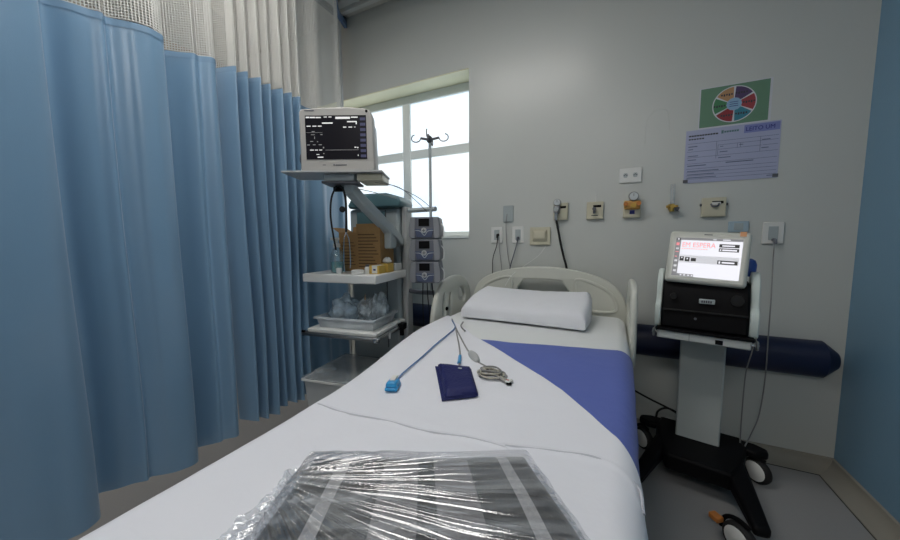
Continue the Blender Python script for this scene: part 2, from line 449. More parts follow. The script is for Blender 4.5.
curtain('blue privacy curtain with broad folds nearest the camera, filling the left of the view', ptsA, .225, 2.12, 3.13, 8, 1.3)
ptsB = [(-1.80,-1.36)]
y = -1.345; i = 0
for dy, a in ((.025,-1.685),(.014,-1.72),(.018,-1.795),(.030,-1.69),(.014,-1.72),(.018,-1.79),(.032,-1.68),(.014,-1.725),(.02,-1.80),(.026,-1.69),(.016,-1.73),(.02,-1.79),(.032,-1.68),(.016,-1.72),(.022,-1.80),(.03,-1.69),(.018,-1.73),(.022,-1.79),(.03,-1.70)):
    y += dy; ptsB.append((a, y))
ptsB += [(-1.78,-.87),(-1.80,-.80),(-1.76,-.735),(-1.775,-.68),(-1.83,-.62),(-1.85,-.55),(-1.87,-.47),(-1.86,-.42),(-1.93,-.38),(-1.99,-.32),(-2.02,-.25),(-2.09,-.20),(-2.13,-.13)]
curtain('blue privacy curtain with narrow bunched folds beside the equipment tower', ptsB, .24, 2.125, 3.13, 6, 7.7, fine=.5)
tr = [(-1.73,YB+.05,3.17),(-1.73,-3,3.17),(-1.73,-1.2,3.17),(-1.76,-.8,3.17),(-1.92,-.45,3.17),(-2.12,-.2,3.17),(-2.2,-.02,3.17)]
trk = MB(); pp = cr_path([(p[0], p[1]) for p in tr], 6)
lo = []; 
for w, z in ((-.014,3.145),(.014,3.145),(.014,3.185),(-.014,3.185)):
    lo.append([(p + (pp[min(i+1,len(pp)-1)]-pp[max(i-1,0)]).normalized().cross(Vector((0,0,1)))*w + Vector((0,0,z))) for i, p in enumerate(pp)])
for k in range(4):
    a, c = lo[k], lo[(k+1) % 4]
    n0 = len(trk.v); trk.v += a+c; L_ = len(a)
    trk.f += [[n0+i, n0+i+1, n0+L_+i+1, n0+L_+i] for i in range(L_-1)]
tk = tag(trk.build('curtain_track', mat('blue_track', (.14,.22,.38), .4)), 'blue curtain track bending round to the wall under the ceiling', 'curtain rail')
for y in (-4.6, -3.4, -2.2, -1.0):
    MB().cyl((-1.735, y, 3.18), (-1.735, y, H), .008, 8).build('hanger', m_white, tk)

# ------------------------------------------------------------------ bed
def ztop(y): return .70+.07*sst(-1.6, -.9, y)
def xl(y): return lerp(-.87, -.925, sst(-2.2, -.6, y))
def xr(y): return lerp(.055, .085, sst(-2.2, -.7, y))
RAD = .05
def drape(s, y, off, hang_amp=.006, rough=.0035, seed=0, flare=None):
    """point on cloth lying over the mattress; s = metres across from the mattress centre"""
    a, c = xl(y), xr(y); cx_, hw = (a+c)/2, (c-a)/2
    # head end rounding
    z0 = ztop(y); sg = 1 if s >= 0 else -1; u = abs(s)-(hw-RAD)
    nz = noise.noise(Vector((s*6+seed, y*5, seed)))*rough + noise.noise(Vector((s*17, y*13+seed, seed)))*rough*.45
    if u <= 0: return Vector((cx_+s, y, z0+off+nz+rough*.6))
    ln = RAD*math.pi/2
    if u <= ln:
        t = u/RAD; f = 1-u/ln
        return Vector((cx_+sg*(hw-RAD+(RAD+off)*math.sin(t)), y, z0-RAD+(RAD+off)*math.cos(t)+(nz+rough*.6)*f))
    d = u-ln
    wv = hang_amp*math.sin(y*21+seed)*min(1, d*8)+hang_amp*.5*math.sin(y*47+seed*2)*min(1, d*8)
    fl = flare(y, d) if (flare and sg > 0) else 0
    return Vector((cx_+sg*(hw+off+.004*d*10+abs(wv)+fl), y, z0-RAD-d))
bed = empty('hospital_bed', (-.42, -1.2, 0), 0, 'ivory hospital bed with moulded headboard and side panels in the middle of the room', 'bed')
bo = Vector((-.42, -1.2, 0))
def L2(x, y, z=0): return (x+.42, y+1.2, z)
def bbox(name, m, x0, x1, y0, y1, z0, z1, bev=.005, parent=bed): return box(name, m, (x0+.42, x1+.42, y0+1.2, y1+1.2, z0, z1), parent, bev)
BY0 = -2.32; BY1 = -.17
bbox('bed_frame', m_offw, -.86, .04, BY0, BY1, .42, .47)
b = MB(); b.box(-.36, .38, -.95, -.85, .30, .42).box(-.36, .38, .75, .85, .30, .42).box(-.33, -.27, -.85, .75, .30, .36).box(.29, .35, -.85, .75, .30, .36)
b.build('underframe', m_lgrey, bed, .004)
for px_, py_ in ((-.33,-.9),(.35,-.9),(-.33,.8),(.35,.8)):
    c = MB().cyl((px_,py_,.13), (px_,py_,.30), .02, 12).build('leg', m_lgrey, bed)
    w = MB().lathe([(.03,-.016),(.058,-.014),(.0625,-.006),(.0625,.006),(.058,.014),(.03,.016)], (px_,py_+.02,.0630), 20, 'x').build('caster', m_rub, bed, smooth=True)
    MB().lathe([(.028,-.019),(.03,-.017),(.03,.017),(.028,.019)], (px_,py_+.02,.063), 16, 'x').build('hub', m_grey, w)
# headboard
ho = smooth_loop([(-.50,.60),(-.495,.80),(-.475,.905),(-.39,.982),(-.22,1.036),(0,1.058),(.22,1.036),(.39,.982),(.475,.905),(.51,.80),(.51,.60),(.40,.52),(0,.50),(-.40,.52)], 6)
hl = smooth_loop([(-.445,.80),(-.43,.89),(-.36,.945),(-.25,.985),(-.215,.96),(-.235,.86),(-.27,.80)], 5)
hr = [Vector((-p[0], p[1])) for p in hl]
hc = smooth_loop([(-.165,.87),(-.145,.965),(-.10,.985),(.10,.985),(.145,.965),(.165,.87)], 4)
hb = plate('headboard', m_offw, [ho, hc], .036, XZ(-.115+1.2), bed, .009)
def ring(pts, w):   # raised moulding around a recess
    c = sum(pts, Vector((0,0)))/len(pts)
    return [c+(p-c)*(1+w/max(.02,(p-c).length)) for p in pts]
for q in (hl, hr):
    plate('moulding', m_offw, [ring(q, .012), q], .014, XZ(-.136+1.2), hb, .004)
    plate('recess_panel', m_grey if 0 else m_offw, [ring(q, -.004)], .004, XZ(-.1345+1.2), hb, .001)
# side panels by the head
def side_panel(xc):
    so = smooth_loop([(-.64,.62),(-.655,.76),(-.60,.90),(-.50,.97),(-.36,.995),(-.22,.975),(-.12,.90),(-.09,.78),(-.12,.66),(-.25,.60),(-.48,.58)], 7)
    h1 = smooth_loop([(-.30,.82),(-.20,.79),(-.165,.84),(-.20,.91),(-.28,.925),(-.32,.88)], 5)
    h2 = smooth_loop([(-.545,.74),(-.505,.74),(-.49,.84),(-.50,.92),(-.54,.90),(-.56,.82)], 5)
    h3 = smooth_loop([(-.46,.68),(-.42,.68),(-.40,.80),(-.41,.90),(-.45,.90),(-.47,.80)], 5)
    Mx = YZ(xc+.42); Mx[1][3] = 1.2
    p = plate('side_rail', m_offw, [so, h1, h2, h3], .034, Mx, bed, .012, 3)
    MB().tube([L2(xc,-.5,.60), L2(xc,-.5,.45), L2(xc*.96,-.5,.44)], .014, 8, False).build('support_bar', m_grey, p)
    MB().lathe([(.012,0),(.014,.006),(.008,.012)], L2(xc+.017,-.50,.80), 12, 'x').build('lock_button', m_black, p)
    return p
side_panel(-.985)
# right-hand panel stands edge-on beside the pillow
so = smooth_loop([(-.60,.66),(-.61,.80),(-.59,.95),(-.54,1.0),(-.36,1.015),(-.22,.995),(-.14,.93),(-.11,.78),(-.13,.66),(-.25,.58),(-.48,.58)], 7)
h1 = smooth_loop([(-.50,.78),(-.30,.78),(-.27,.88),(-.34,.94),(-.48,.94)], 5)
Mx = YZ(.108+.42); Mx[1][3] = 1.2
p = plate('side_rail', m_offw, [so, h1], .030, Mx, bed, .014, 3)
MB().tube([L2(.118,-.4,.60), L2(.118,-.4,.45), L2(.03,-.4,.44)], .014, 8, False).build('support_bar', m_grey, p)

# mattress (its own shape)
NX, NY = 40, 60
def closed_pad(fn_top, zb_fn, name, m, parent=None):
    b = MB(); nu, nv = 36, 50
    b.grid(nu, nv, fn_top)
    n0 = len(b.v)
    b.grid(nu, nv, zb_fn)
    W_ = nv+1
    for i in range(nu):
        for j in (0, nv):
            a = i*W_+j; c = a+W_; b.f.append([a, c, n0+c, n0+a])
    for j in range(nv):
        for i in (0, nu):
            a = i*W_+j; c = a+1; b.f.append([a, c, n0+c, n0+a])
    return b.build(name, m, parent, smooth=True)
def mt(u, v):
    y = lerp(BY0, BY1, v); a, c = xl(y), xr(y); x = lerp(a, c, u); e = min(x-a, c-x, y-BY0, BY1-y)
    return (x, y, ztop(y)-(RAD-math.sqrt(max(0, RAD**2-(RAD-min(e, RAD))**2))))
def mbm(u, v):
    y = lerp(BY0, BY1, v); return (lerp(xl(y), xr(y), u), y, .472)
tag(closed_pad(mt, mbm, 'mattress', m_matt), 'blue grey mattress under the white sheets, resting on the hospital bed', 'mattress')

def cloth(name, m, label, cat, s0, s1, ylo, yhi, off, nu=90, nv=110, seed=0, ridge=None, thick=.0022, flare=None, rough=.0035, headfall=False, hl=None, group=None):
    def fn(u, v):
        s = lerp(s0, s1, u); a, c = ylo(s), yhi(s); y = lerp(a, c, v)
        p = drape(s, y, off, seed=seed, flare=flare, rough=rough)
        if ridge: p.z += ridge(p.x, p.y)
        if headfall:
            e = BY1-y
            if e < RAD: p.z -= (RAD-math.sqrt(max(0, RAD**2-(RAD-max(e,0))**2)))
        return p
    b = MB(); b.grid(nu, nv, fn)
    o = b.build(name, m, None, smooth=True, solid=thick)
    return tag(o, label, cat, group)
HWd = .50
cloth('fitted_sheet', m_sheet2, 'white fitted sheet covering the mattress around the pillow', 'bed sheet', -.66, .62, lambda s: BY0+.002, lambda s: BY1+.004, .006, seed=2, headfall=True, rough=.003)
# blue draw sheet across the middle
def blue_top(s): return interp([(-.5,-1.06),(-.13,-.985),(.1,-.955),(.3,-.915),(.5,-.875),(.7,-.87)], s)
cloth('draw_sheet', m_blue, 'royal blue draw sheet lying across the bed under the white top sheet', 'bed sheet', -.45, .68, lambda s: -1.85, blue_top, .012, seed=5, thick=.0025, rough=.0035)
# white top sheet with its diagonal folded-back edge
top_pts = [(-.9,-.52),(-.52,-.56),(-.44,-.66),(-.35,-.78),(-.25,-.87),(-.155,-.975),(.0,-1.08),(.145,-1.19),(.28,-1.29),(.38,-1.40),(.44,-1.47),(.49,-1.56),(.56,-1.60),(.70,-1.64),(.9,-1.66)]
def seg_d(x, y, pl):
    best = 9
    for (ax, ay), (bx_, by_) in zip(pl, pl[1:]):
        dx, dy = bx_-ax, by_-ay; t = max(0, min(1, ((x-ax)*dx+(y-ay)*dy)/(dx*dx+dy*dy)))
        best = min(best, math.hypot(x-ax-dx*t, y-ay-dy*t))
    return best
crease_line = [[(p.x, p.y) for p in (at(x, y_, Z=.725) for x, y_ in ((318,404),(345,413),(385,420),(425,431),(470,438),(505,447)))],
        [(p.x, p.y) for p in (at(x, y_, Z=.72) for x, y_ in ((505,447),(560,453),(600,461),(632,475),(641,495)))]]
def ridge(x, y):
    h = 0
    for pl, am in zip(crease_line, (.004, .004)):
        d = seg_d(x, y, pl); h = max(h, am*math.exp(-(d/.0075)**2)); h = h
    return h
def flare(y, d): return .05*math.exp(-((y+1.70)/.07)**2)*min(1, d*4)
cloth('top_sheet', m_sheet, 'white top sheet folded back diagonally over the blue draw sheet', 'bed sheet', -.80, .82, lambda s: BY0, lambda s: interp(top_pts, s), .019, nu=250, nv=380, seed=11, ridge=ridge, thick=.003, flare=flare, rough=.004)

ts = bpy.data.objects['top_sheet']; m_crease_shade = mat('crease_shade', (.50,.51,.56), .9)  # greyer cord colours the crease's dark line onto the sheet
for pl in crease_line:
    pts = []
    for x, y in pl:
        hw = (xr(y)-xl(y))/2; cxx_ = (xr(y)+xl(y))/2
        p = drape(max(-hw, min(hw+.03, x-cxx_)), y, .0205, seed=11, rough=.004, flare=flare); pts.append(p)
    MB().tube(pts, lambda t: .0034, 6).build('crease_line', m_crease_shade, ts, smooth=True)
# pillow
def pil(u, v, top):
    # u across, v depth ; wedge with soft bulges, pointed corners
    X = lerp(-.365, .345, u); Y_ = lerp(-.20, .19, v)
    eu, ev = min(u, 1-u)*2, min(v, 1-v)*2
    pin = (1-(1-eu)**5*.035*1)*1
    X *= 1-.03*(1-math.sin(math.pi*v))*(1-eu); Y_ *= 1-.08*math.sin(math.pi*u)*(abs(v-.5)*2)**3*0.6
    h = lerp(.072, .148, v)+.014*math.sin(math.pi*v) - .012*math.sin(math.pi*u)*(.5+.5*v)
    ed = min(eu*.34/.05, ev*.19/.05, 1); rr = math.sqrt(max(0, 1-(1-min(1,ed))**2))
    wr = noise.noise(Vector((X*9, Y_*7, 2)))*.004+noise.noise(Vector((X*25, Y_*22, 5)))*.0018
    z = (.012+h*.38*(1-rr)) if not top else (.012+h*.62+(h*.38)*rr+wr*rr)
    if not top: z = .002+.012*(1-rr)
    return X, Y_, z
b = MB(); nu, nv = 60, 36
pc = Vector((-.435, -.455, 0)); ang = R(-1.5)
def PP(u, v, top):
    X, Y_, z = pil(u, v, top); x = X*math.cos(ang)-Y_*math.sin(ang); y = X*math.sin(ang)+Y_*math.cos(ang)
    return (x, y+ 0, z)
b.grid(nu, nv, lambda u, v: PP(u, v, True)); n0 = len(b.v); b.grid(nu, nv, lambda u, v: PP(u, v, False)); W_ = nv+1
for i in range(nu):
    for j in (0, nv): a = i*W_+j; c = a+W_; b.f.append([a, c, n0+c, n0+a])
for j in range(nv):
    for i in (0, nu): a = i*W_+j; c = a+1; b.f.append([a, c, n0+c, n0+a])
o = b.build('pillow', m_pillow, smooth=True); o.location = (pc.x, pc.y, .783)
tag(o, 'white pillow in a cotton case leaning towards the headboard of the bed', 'pillow')

# ------------------------------------------------------------------ things lying on the bed
def onbed(px_, py_, off=.024):
    z = .74
    for _ in range(12):
        p = at(px_, py_, Z=z+off); z = ztop(p.y)
    return at(px_, py_, Z=z+off)
# blood pressure cuff
cc = [onbed(*q) for q in ((438,368),(471,372),(478,397),(445,401))]
cen = sum(cc, Vector((0,0,0)))/4
def slab(c, th, base, nu=16, nv=16, pinch=.5, wr=.002, seed=0):
    b = MB()
    def f(u, v, top):
        p = lerp(lerp(c[0], c[1], u), lerp(c[3], c[2], u), v); e = min(u, 1-u, v, 1-v)*2; rr = math.sqrt(max(0, 1-(1-min(1, e*3))**2))
        z = th*(.45+.55*rr)+noise.noise(Vector((p.x*20+seed, p.y*20, 0)))*wr if top else th*.12*(1-rr)
        return Vector((p.x, p.y, p.z+z))-base
    b.grid(nu, nv, lambda u, v: f(u, v, True)); n0 = len(b.v); b.grid(nu, nv, lambda u, v: f(u, v, False)); W_ = nv+1
    for i in range(nu):
        for j in (0, nv): a = i*W_+j; q = a+W_; b.f.append([a, q, n0+q, n0+a])
    for j in range(nv):
        for i in (0, nu): a = i*W_+j; q = a+1; b.f.append([a, q, n0+q, n0+a])
    return b
cuff = empty('blood_pressure_cuff', cen, 0, 'folded navy blood pressure cuff lying on the white sheet', 'blood pressure cuff')
slab(cc, .030, cen).build('cuff_body', m_navyc, cuff, smooth=True)
c2 = [q.copy() for q in cc]; c2 = [lerp(q, cen, -.03)+Vector((-.008,-.004,.0)) for q in c2]
slab(c2, .014, cen, seed=4).build('inner_fold', m_navyc, cuff, smooth=True)
hs = [onbed(456,330,.026), onbed(459,345,.026), onbed(460,355,.028), onbed(459,366,.035)]
MB().tube([p-cen for p in hs], .0035, 8).build('air_hose', m_cabgrey, cuff, smooth=True)
MB().cyl(onbed(460,356,.03)-cen, onbed(459,363,.036)-cen, .007, 12).build('connector', m_cyan, cuff, smooth=True)
lb = (cc[0]*.35+cc[1]*.65)*.75+(cc[2]+cc[3])*.125; lb.z += .0335
box('printed_mark', m_lgrey, (lb.x-cen.x-.006, lb.x-cen.x+.008, lb.y-cen.y-.004, lb.y-cen.y+.004, lb.z-cen.z-.001, lb.z-cen.z+.001), cuff)
# pulse oximeter sensor
sp = onbed(393,388)
sen = empty('pulse_oximeter', sp, R(20), 'blue finger pulse oximeter at the end of a blue cable, left of the navy cuff', 'sensor')
b = MB(); b.box(-.022,.022,-.03,.03,.0,.012); b.build('lower_shell', m_cyan, sen, .004)
b = MB(); b.hexa([(-.021,-.028,.012),(.021,-.028,.012),(.021,.028,.012),(-.021,.028,.012)], [(-.018,-.022,.030),(.018,-.022,.030),(.018,.026,.026),(-.018,.026,.026)]).build('upper_shell', m_cyan, sen, .005)
box('finger_pad', m_white, (-.010,.010,-.006,.034,.020,.034), sen, .003)
inv = sen.matrix_basis.inverted() if False else Matrix.Rotation(-R(20), 4, 'Z')
cp = [onbed(*q) for q in ((397,381),(402,375),(410,368),(423,357),(436,345),(447,336),(455,328),(452,321))]
MB().tube([inv @ (p-sp+Vector((0,0,.004))) for p in cp], .0032, 8).build('sensor_cable', m_cabblue, sen, smooth=True)
# ECG trunk cable with coiled leads
ep = onbed(474,357)
ecg = empty('ecg_cable', ep, 0, 'grey ECG trunk cable with a coil of leads lying beside the navy cuff', 'cable')
MB().tube([p-ep for p in [onbed(*q) for q in ((452,319),(456,328),(461,338),(467,349),(471,354))]], .0035, 8).build('trunk_cable', m_cabgrey, ecg, smooth=True)
d0, d1 = onbed(470,352)-ep, onbed(478,362)-ep
MB().tube([d0, lerp(d0,d1,.2), lerp(d0,d1,.5), lerp(d0,d1,.8), d1], lambda t: .008+.010*math.sin(math.pi*min(1,max(0,t))), 10).build('lead_block', m_grey, ecg, smooth=True)
cc0 = onbed(491,375)-ep
for k in range(5):
    pts = []; a0 = k*.5
    for i in range(22):
        a = a0+i*.36; rx = .050-.004*k; ry = .036-.003*k+.003*math.sin(3*a+k)
        pts.append(cc0+Vector((rx*math.cos(a)+.004*math.sin(k*2+a), ry*math.sin(a)+.006*math.cos(k*3), .003+.004*k+.002*math.sin(a*2+k))))
    end = onbed(505+k*.9, 381+1.6*(k % 3)-1, .028+.003*(k % 2))-ep
    pts += [lerp(pts[-1], end, .5)+Vector((0,-.01,.004)), end]
    if k == 0: pts = [d1]+pts
    MB().tube(pts, .0032, 7).build('lead_wire', m_cabbeige if k % 2 else m_cabgrey, ecg, smooth=True)
    e2 = end+Vector((.016, -.006+.002*k, .002))
    MB().tube([end, lerp(end, e2, .5), e2], .005, 8).build('lead_clip', (m_red, m_white, m_black, m_white, m_grey)[k], ecg, smooth=True)
# small connector near pillow
q0 = onbed(463,322)
MB().tube([q0, onbed(461,326), onbed(465,331)], .004, 8).build('iv_connector', m_cabgrey, smooth=True)
tag(bpy.data.objects['iv_connector'], 'small grey cable connector on the sheet at the corner of the pillow', 'connector')

# wrapped blanket
pk0 = Vector((-.30, -1.98, 0)); zb = ztop(-1.98)+.026
K = [at(300,462,Z=zb+.075), at(527,452,Z=zb+.075), None, None]
# corners on the top plane: back-left, back-right, then continue towards the foot
bl, br = Vector((-.655,-1.90)), Vector((-.165,-1.725)); 
dirv = (br-bl).normalized(); dn = Vector((dirv.y, -dirv.x))
dn = (Vector((-.02, -1.88))-br)
pkg = empty('wrapped_blanket', (-.35, -2.0, zb), 0, 'charcoal and grey striped blanket folded inside crinkled clear plastic at the foot of the bed', 'blanket')
po = Vector((-.35,-2.0,zb))
# package footprint (world xy), found from its outline on the bed
BL = Vector((-.605,-1.915)); BR = Vector((-.150,-1.685)); FR = Vector((.095,-1.985)); FL = Vector((-.46,-2.28))
def quad(u, v): return lerp(lerp(FL, FR, u), lerp(BL, BR, u), v)
def pad_mb(grow, h, nu, nv, hfn):
    b = MB(); b.uv = {}
    c = (BL+BR+FR+FL)/4
    def f(u, v):
        q = quad(u, v); q = c+(q-c)*grow; e = min(u*.5, (1-u)*.5, v*.33, (1-v)*.33)/.055
        rr = math.sqrt(max(0, 1-(1-min(1, e))**2)); return Vector((q.x, q.y, zb+.003+h*rr+hfn(u, v)*rr))-po
    b.grid(nu, nv, f, lambda u, v: (u, v))
    n0 = len(b.v); b.grid(nu, nv, lambda u, v: Vector((*(c+(quad(u, v)-c)*grow), zb+.001))-po, lambda u, v: (u, v)); W_ = nv+1
    for i in range(nu):
        for j in (0, nv): a = i*W_+j; q = a+W_; b.f.append([a, q, n0+q, n0+a])
    for j in range(nv):
        for i in (0, nu): a = i*W_+j; q = a+1; b.f.append([a, q, n0+q, n0+a])
    return b
def stripe_mat():
    m = bpy.data.materials.new('striped_fleece'); m.use_nodes = True
    nt = m.node_tree; b = nt.nodes['Principled BSDF']; b.inputs['Roughness'].default_value = .95; b.inputs['Sheen Weight'].default_value = .3
    uv = nt.nodes.new('ShaderNodeUVMap'); uv.uv_map = 'UVMap'; sp_ = nt.nodes.new('ShaderNodeSeparateXYZ'); nt.links.new(uv.outputs[0], sp_.inputs[0])
    cr = nt.nodes.new('ShaderNodeValToRGB'); cr.color_ramp.interpolation = 'CONSTANT'
    D, G, W = (.012,.012,.016,1), (.26,.25,.26,1), (.50,.50,.51,1)
    st = [(0,D),(.17,W),(.215,D),(.36,G),(.50,D),(.56,G),(.70,D),(.83,W),(.875,D)]
    e = cr.color_ramp.elements; e[0].position = 0; e[0].color = D; e[1].position = .17; e[1].color = W
    for p_, c_ in st[2:]:
        n = e.new(p_); n.color = c_
    nt.links.new(sp_.outputs[0], cr.inputs[0]); 
    ns = nt.nodes.new('ShaderNodeTexNoise'); ns.inputs['Scale'].default_value = 120
    tc = nt.nodes.new('ShaderNodeTexCoord'); nt.links.new(tc.outputs['Object'], ns.inputs['Vector'])
    mx = nt.nodes.new('ShaderNodeMixRGB'); mx.blend_type = 'MULTIPLY'; mx.inputs[0].default_value = .5
    nt.links.new(cr.outputs[0], mx.inputs[1]); nt.links.new(ns.outputs['Fac'], mx.inputs[2]); nt.links.new(mx.outputs[0], b.inputs['Base Color'])
    bp = nt.nodes.new('ShaderNodeBump'); bp.inputs['Strength'].default_value = .4; bp.inputs['Distance'].default_value = .004; nt.links.new(ns.outputs['Fac'], bp.inputs['Height']); nt.links.new(bp.outputs[0], b.inputs['Normal'])
    return m
pad_mb(.955, .062, 60, 40, lambda u, v: noise.noise(Vector((u*3, v*3, 1)))*.006).build('folded_blanket', stripe_mat(), pkg, smooth=True)
def creases(u, v):
    # folds fan out from the gathered left end
    gx, gy = -.05, .72; a = math.atan2(v-gy, (u-gx)*1.6); r_ = math.hypot((u-gx)*1.6, v-gy)
    k = a*24; s1 = (1-abs(math.sin(k+noise.noise(Vector((a*6, r_*2, 0)))*.7)))**2.2*.011*math.exp(-r_*.5)
    s2 = (1-abs(math.sin(k*2.7+noise.noise(Vector((a*9, r_*3, 5)))*1.2)))**2*.0022
    s3 = noise.noise(Vector((u*22, v*22, 9)))*.004*math.exp(-u*12)
    return s1+s2+s3+.004
wr = pad_mb(1.0, .066, 260, 280, creases).build('plastic_wrap', m_wrap, pkg, smooth=True)
# loose sealed end of the wrap along the left
b = MB(); b.uv = {}
def gath(u, v):
    q = lerp(FL, BL, v)+(FL-FR).normalized()*lerp(-.03, .055, u)*(1-.25*math.sin(v*9))
    z = zb+.004+abs(noise.noise(Vector((u*5, v*16, 3))))*.030*(1-.3*u)+.032*max(0, 1-u*1.8)
    return Vector((q.x, q.y, z))-po
b.grid(26, 90, gath, lambda u, v: (u*.2, v))
m_wrap2 = film_mat('gathered_plastic_film', .30, (.66,.72,.78), 1, (8, 30, 1))
b.build('sealed_end', m_wrap2, pkg, smooth=True)
b = MB(); b.uv = {}
def rgt(u, v):
    q = lerp(FR, BR, v)+(FR-FL).normalized()*lerp(-.012, .010+.006*noise.noise(Vector((v*9,0,0))), u)
    return Vector((q.x, q.y, zb+.003+.010*abs(noise.noise(Vector((v*34, u*2, 1))))*(1.2-u)))-po
b.grid(6, 80, rgt, lambda u, v: (u*.1, v)); b.build('side_seam', m_wrap2, pkg, smooth=True)

# ------------------------------------------------------------------ equipment tower
S0 = Vector((-1.43,-.985,0)); TA = R(9)
def tw(x, y, z=0): return Vector((S0.x+x*math.cos(TA)-y*math.sin(TA), S0.y+x*math.sin(TA)+y*math.cos(TA), z))
tow = empty('equipment_tower', S0, TA, 'tall grey equipment tower with white shelves standing between curtain and bed', 'equipment tower')
box('column', m_lgrey, (-.185,.20,.405,.56,.10,1.47), tow, .02)
box('side_post', m_grey, (.205,.245,.43,.52,.10,1.48), tow, .01)
b = MB(); b.prism([(-.17,1.472),(.22,1.472),(.235,1.50),(.21,1.545),(.12,1.57),(-.06,1.57),(-.14,1.545),(-.175,1.50)], 'y', .37, .58)
b.build('top_cap', m_teal, tow, .015)
box('front_panel', m_teal, (-.12,.10,.395,.404,1.36,1.45), tow, .004)
for x in (-.01,.06): MB().lathe([(.011,0),(.009,-.006)], (x,.395,1.41), 12, 'y').build('panel_button', m_cyan, tow)
b = MB(); b.box(.10,.106,.399,.404,.5,1.46); b.build('door_gap', m_dgrey, tow)
b = MB(); b.box(.112,.124,.39,.404,1.30,1.36); b.build('door_handle', m_dgrey, tow, .002)
sh = box('shelf', m_white, (-.25,.25,-.005,.40,1.004,1.055), tow, .006)
box('warning_label', m_yellow, (.155,.232,-.0015,.002,1.018,1.040), sh)
b = MB(); [b.box(.161+i*.0085,.166+i*.0085,-.0022,-.0012,1.026,1.032) for i in range(8)]; b.build('label_print', m_ink, sh)
b = MB(); [b.box(-.232+i*.009,-.226+i*.009,-.0012,.001,1.030,1.036) for i in range(5)]; b.build('shelf_print', m_ink, sh)
sh = box('shelf', m_white, (-.245,.235,.01,.40,.690,.715), tow, .006); sh['label'] = 'lower white shelf with steel rail'
b = MB(); b.tube([(-.265,.38,.685),(-.265,-.008,.685),(.252,-.008,.685),(.252,.38,.685)], .012, 4, False); b.build('steel_rail', m_steel, sh)
b = MB(); b.box(-.272,-.25,-.012,.0,.672,.705); b.build('rail_bracket', m_black, sh, .002)
b = MB(); b.box(.23,.262,-.02,.006,.668,.692); b.build('rail_corner', m_chrome, sh, .004)
b = MB(); b.box(.246,.285,.26,.32,.672,.712).box(.25,.275,.28,.30,.63,.675); b.build('rail_clamp', m_black, sh, .004)
b = MB(); b.cyl((.256,.13,.655),(.256,.13,.69),.007,10); b.build('rail_hook', m_white, sh)
b = MB(); b.box(-.23,-.17,.02,.50,.06,.12).box(.17,.23,.02,.50,.06,.12).box(-.17,.17,.36,.50,.06,.12).box(-.22,.22,.04,.36,.12,.15)
b.build('base', m_lgrey, tow, .01)
for x in (-.2,.2):
    for y in (.05,.47):
        w = MB().lathe([(.012,-.012),(.028,-.011),(.031,0),(.028,.011),(.012,.012)], (x,y,.0312), 16, 'x').build('caster', m_rub, tow, smooth=True)
# bent monitor arm with top plate
arm = MB()
arm.prism([(.10,1.60),(.15,1.60),(.155,1.51),(.10,1.51)], 'y', -.06, 0)
ab = arm.build('arm_neck', m_lgrey, tow, .008)
b = MB(); b.tube([(.125,-.03,1.53),(.15,.04,1.47),(.21,.22,1.33),(.215,.36,1.25),(.20,.41,1.24)], .042, 4, False); b.build('monitor_arm', m_lgrey, tow, .008)
b = MB(); b.box(.185,.235,.22,.30,1.20,1.30); b.build('arm_joint', m_lgrey, tow, .008)
b = MB(); b.cyl((.035,-.052,1.535),(.085,-.04,1.535),.014,12); b.build('arm_knob', m_black, tow, smooth=True)
MY = R(17)      # monitor yaw relative to the tower
mp_ = Matrix.Translation((.092,-.06,0)) @ Matrix.Rotation(MY, 4, 'Z')
b = MB().box(-.28,.24,-.10,.12,1.602,1.612).xf(mp_); b.build('monitor_plate', m_grey, tow, .002)
b = MB().box(.10,.235,-.07,.115,1.566,1.601).xf(mp_); b.build('plate_drawer', m_cream, tow, .006)
b = MB().box(-.075,.085,-.06,.06,1.565,1.601).xf(mp_); b.build('swivel_mount', m_blueg if 0 else m_lgrey, tow, .004)
b = MB().box(-.085,.10,-.07,.07,1.552,1.564).xf(mp_); b.build('swivel_plate', m_dgrey, tow, .002)
b = MB(); b.tube([(.245,.47,1.455),(.40,.44,1.455),(.46,.42,1.455)], .016, 8, False); b.build('pole_bracket', m_lgrey, tow, smooth=True)
b = MB(); b.tube([(.25,.46,.90),(.34,.42,.90),(.44,.42,.90)], .016, 8); b.build('pole_bracket', m_mgrey, tow, smooth=True)
for pth in ([(.30,.0,1.57),(.36,.12,1.545),(.40,.30,1.51),(.44,.38,1.46)], [(.27,-.02,1.565),(.33,.15,1.56),(.37,.30,1.50),(.40,.41,1.44)], [(.10,-.02,1.55),(.18,.10,1.535),(.26,.25,1.51)]):
    MB().tube(pth, .0022, 6).build('thin_wire', m_cabgrey, tow, smooth=True)
# patient monitor
Mw = Matrix.Translation(S0) @ Matrix.Rotation(TA, 4, 'Z') @ mp_
mon = empty('patient_monitor', Mw @ Vector((0,0,1.613)), TA+MY, 'grey patient monitor with a black screen of white readings on the tower plate', 'monitor')
FB = [(x*.96, z*.965) for x, z in [(-.200,.012),(-.198,.315),(-.185,.328),(-.05,.336),(.06,.338),(.15,.330),(.185,.318),(.200,.28),(.208,.012),(.196,.0),(-.19,.0)]]
b = MB(); b.prism(FB, 'y', -.065, -.02); b.build('front_bezel', mat('monitor_grey', (.40,.39,.37), .45), mon, .008)
b = MB(); b.prism([(x*.92, .012+z*.90) for x, z in FB], 'y', -.02, .09); b.build('rear_case', m_grey, mon, .02)
m_scr = mat('screen_black', (.004,.004,.007), .3, emit=.004, ecol=(.3,.3,.5), spec=.2)
sc_ = box('screen', m_scr, (-.158,.158,-.0675,-.064,.062,.282), mon)
m_txt = mat('screen_white', (.3,.3,.3), .5, emit=.42, ecol=(1,1,1))
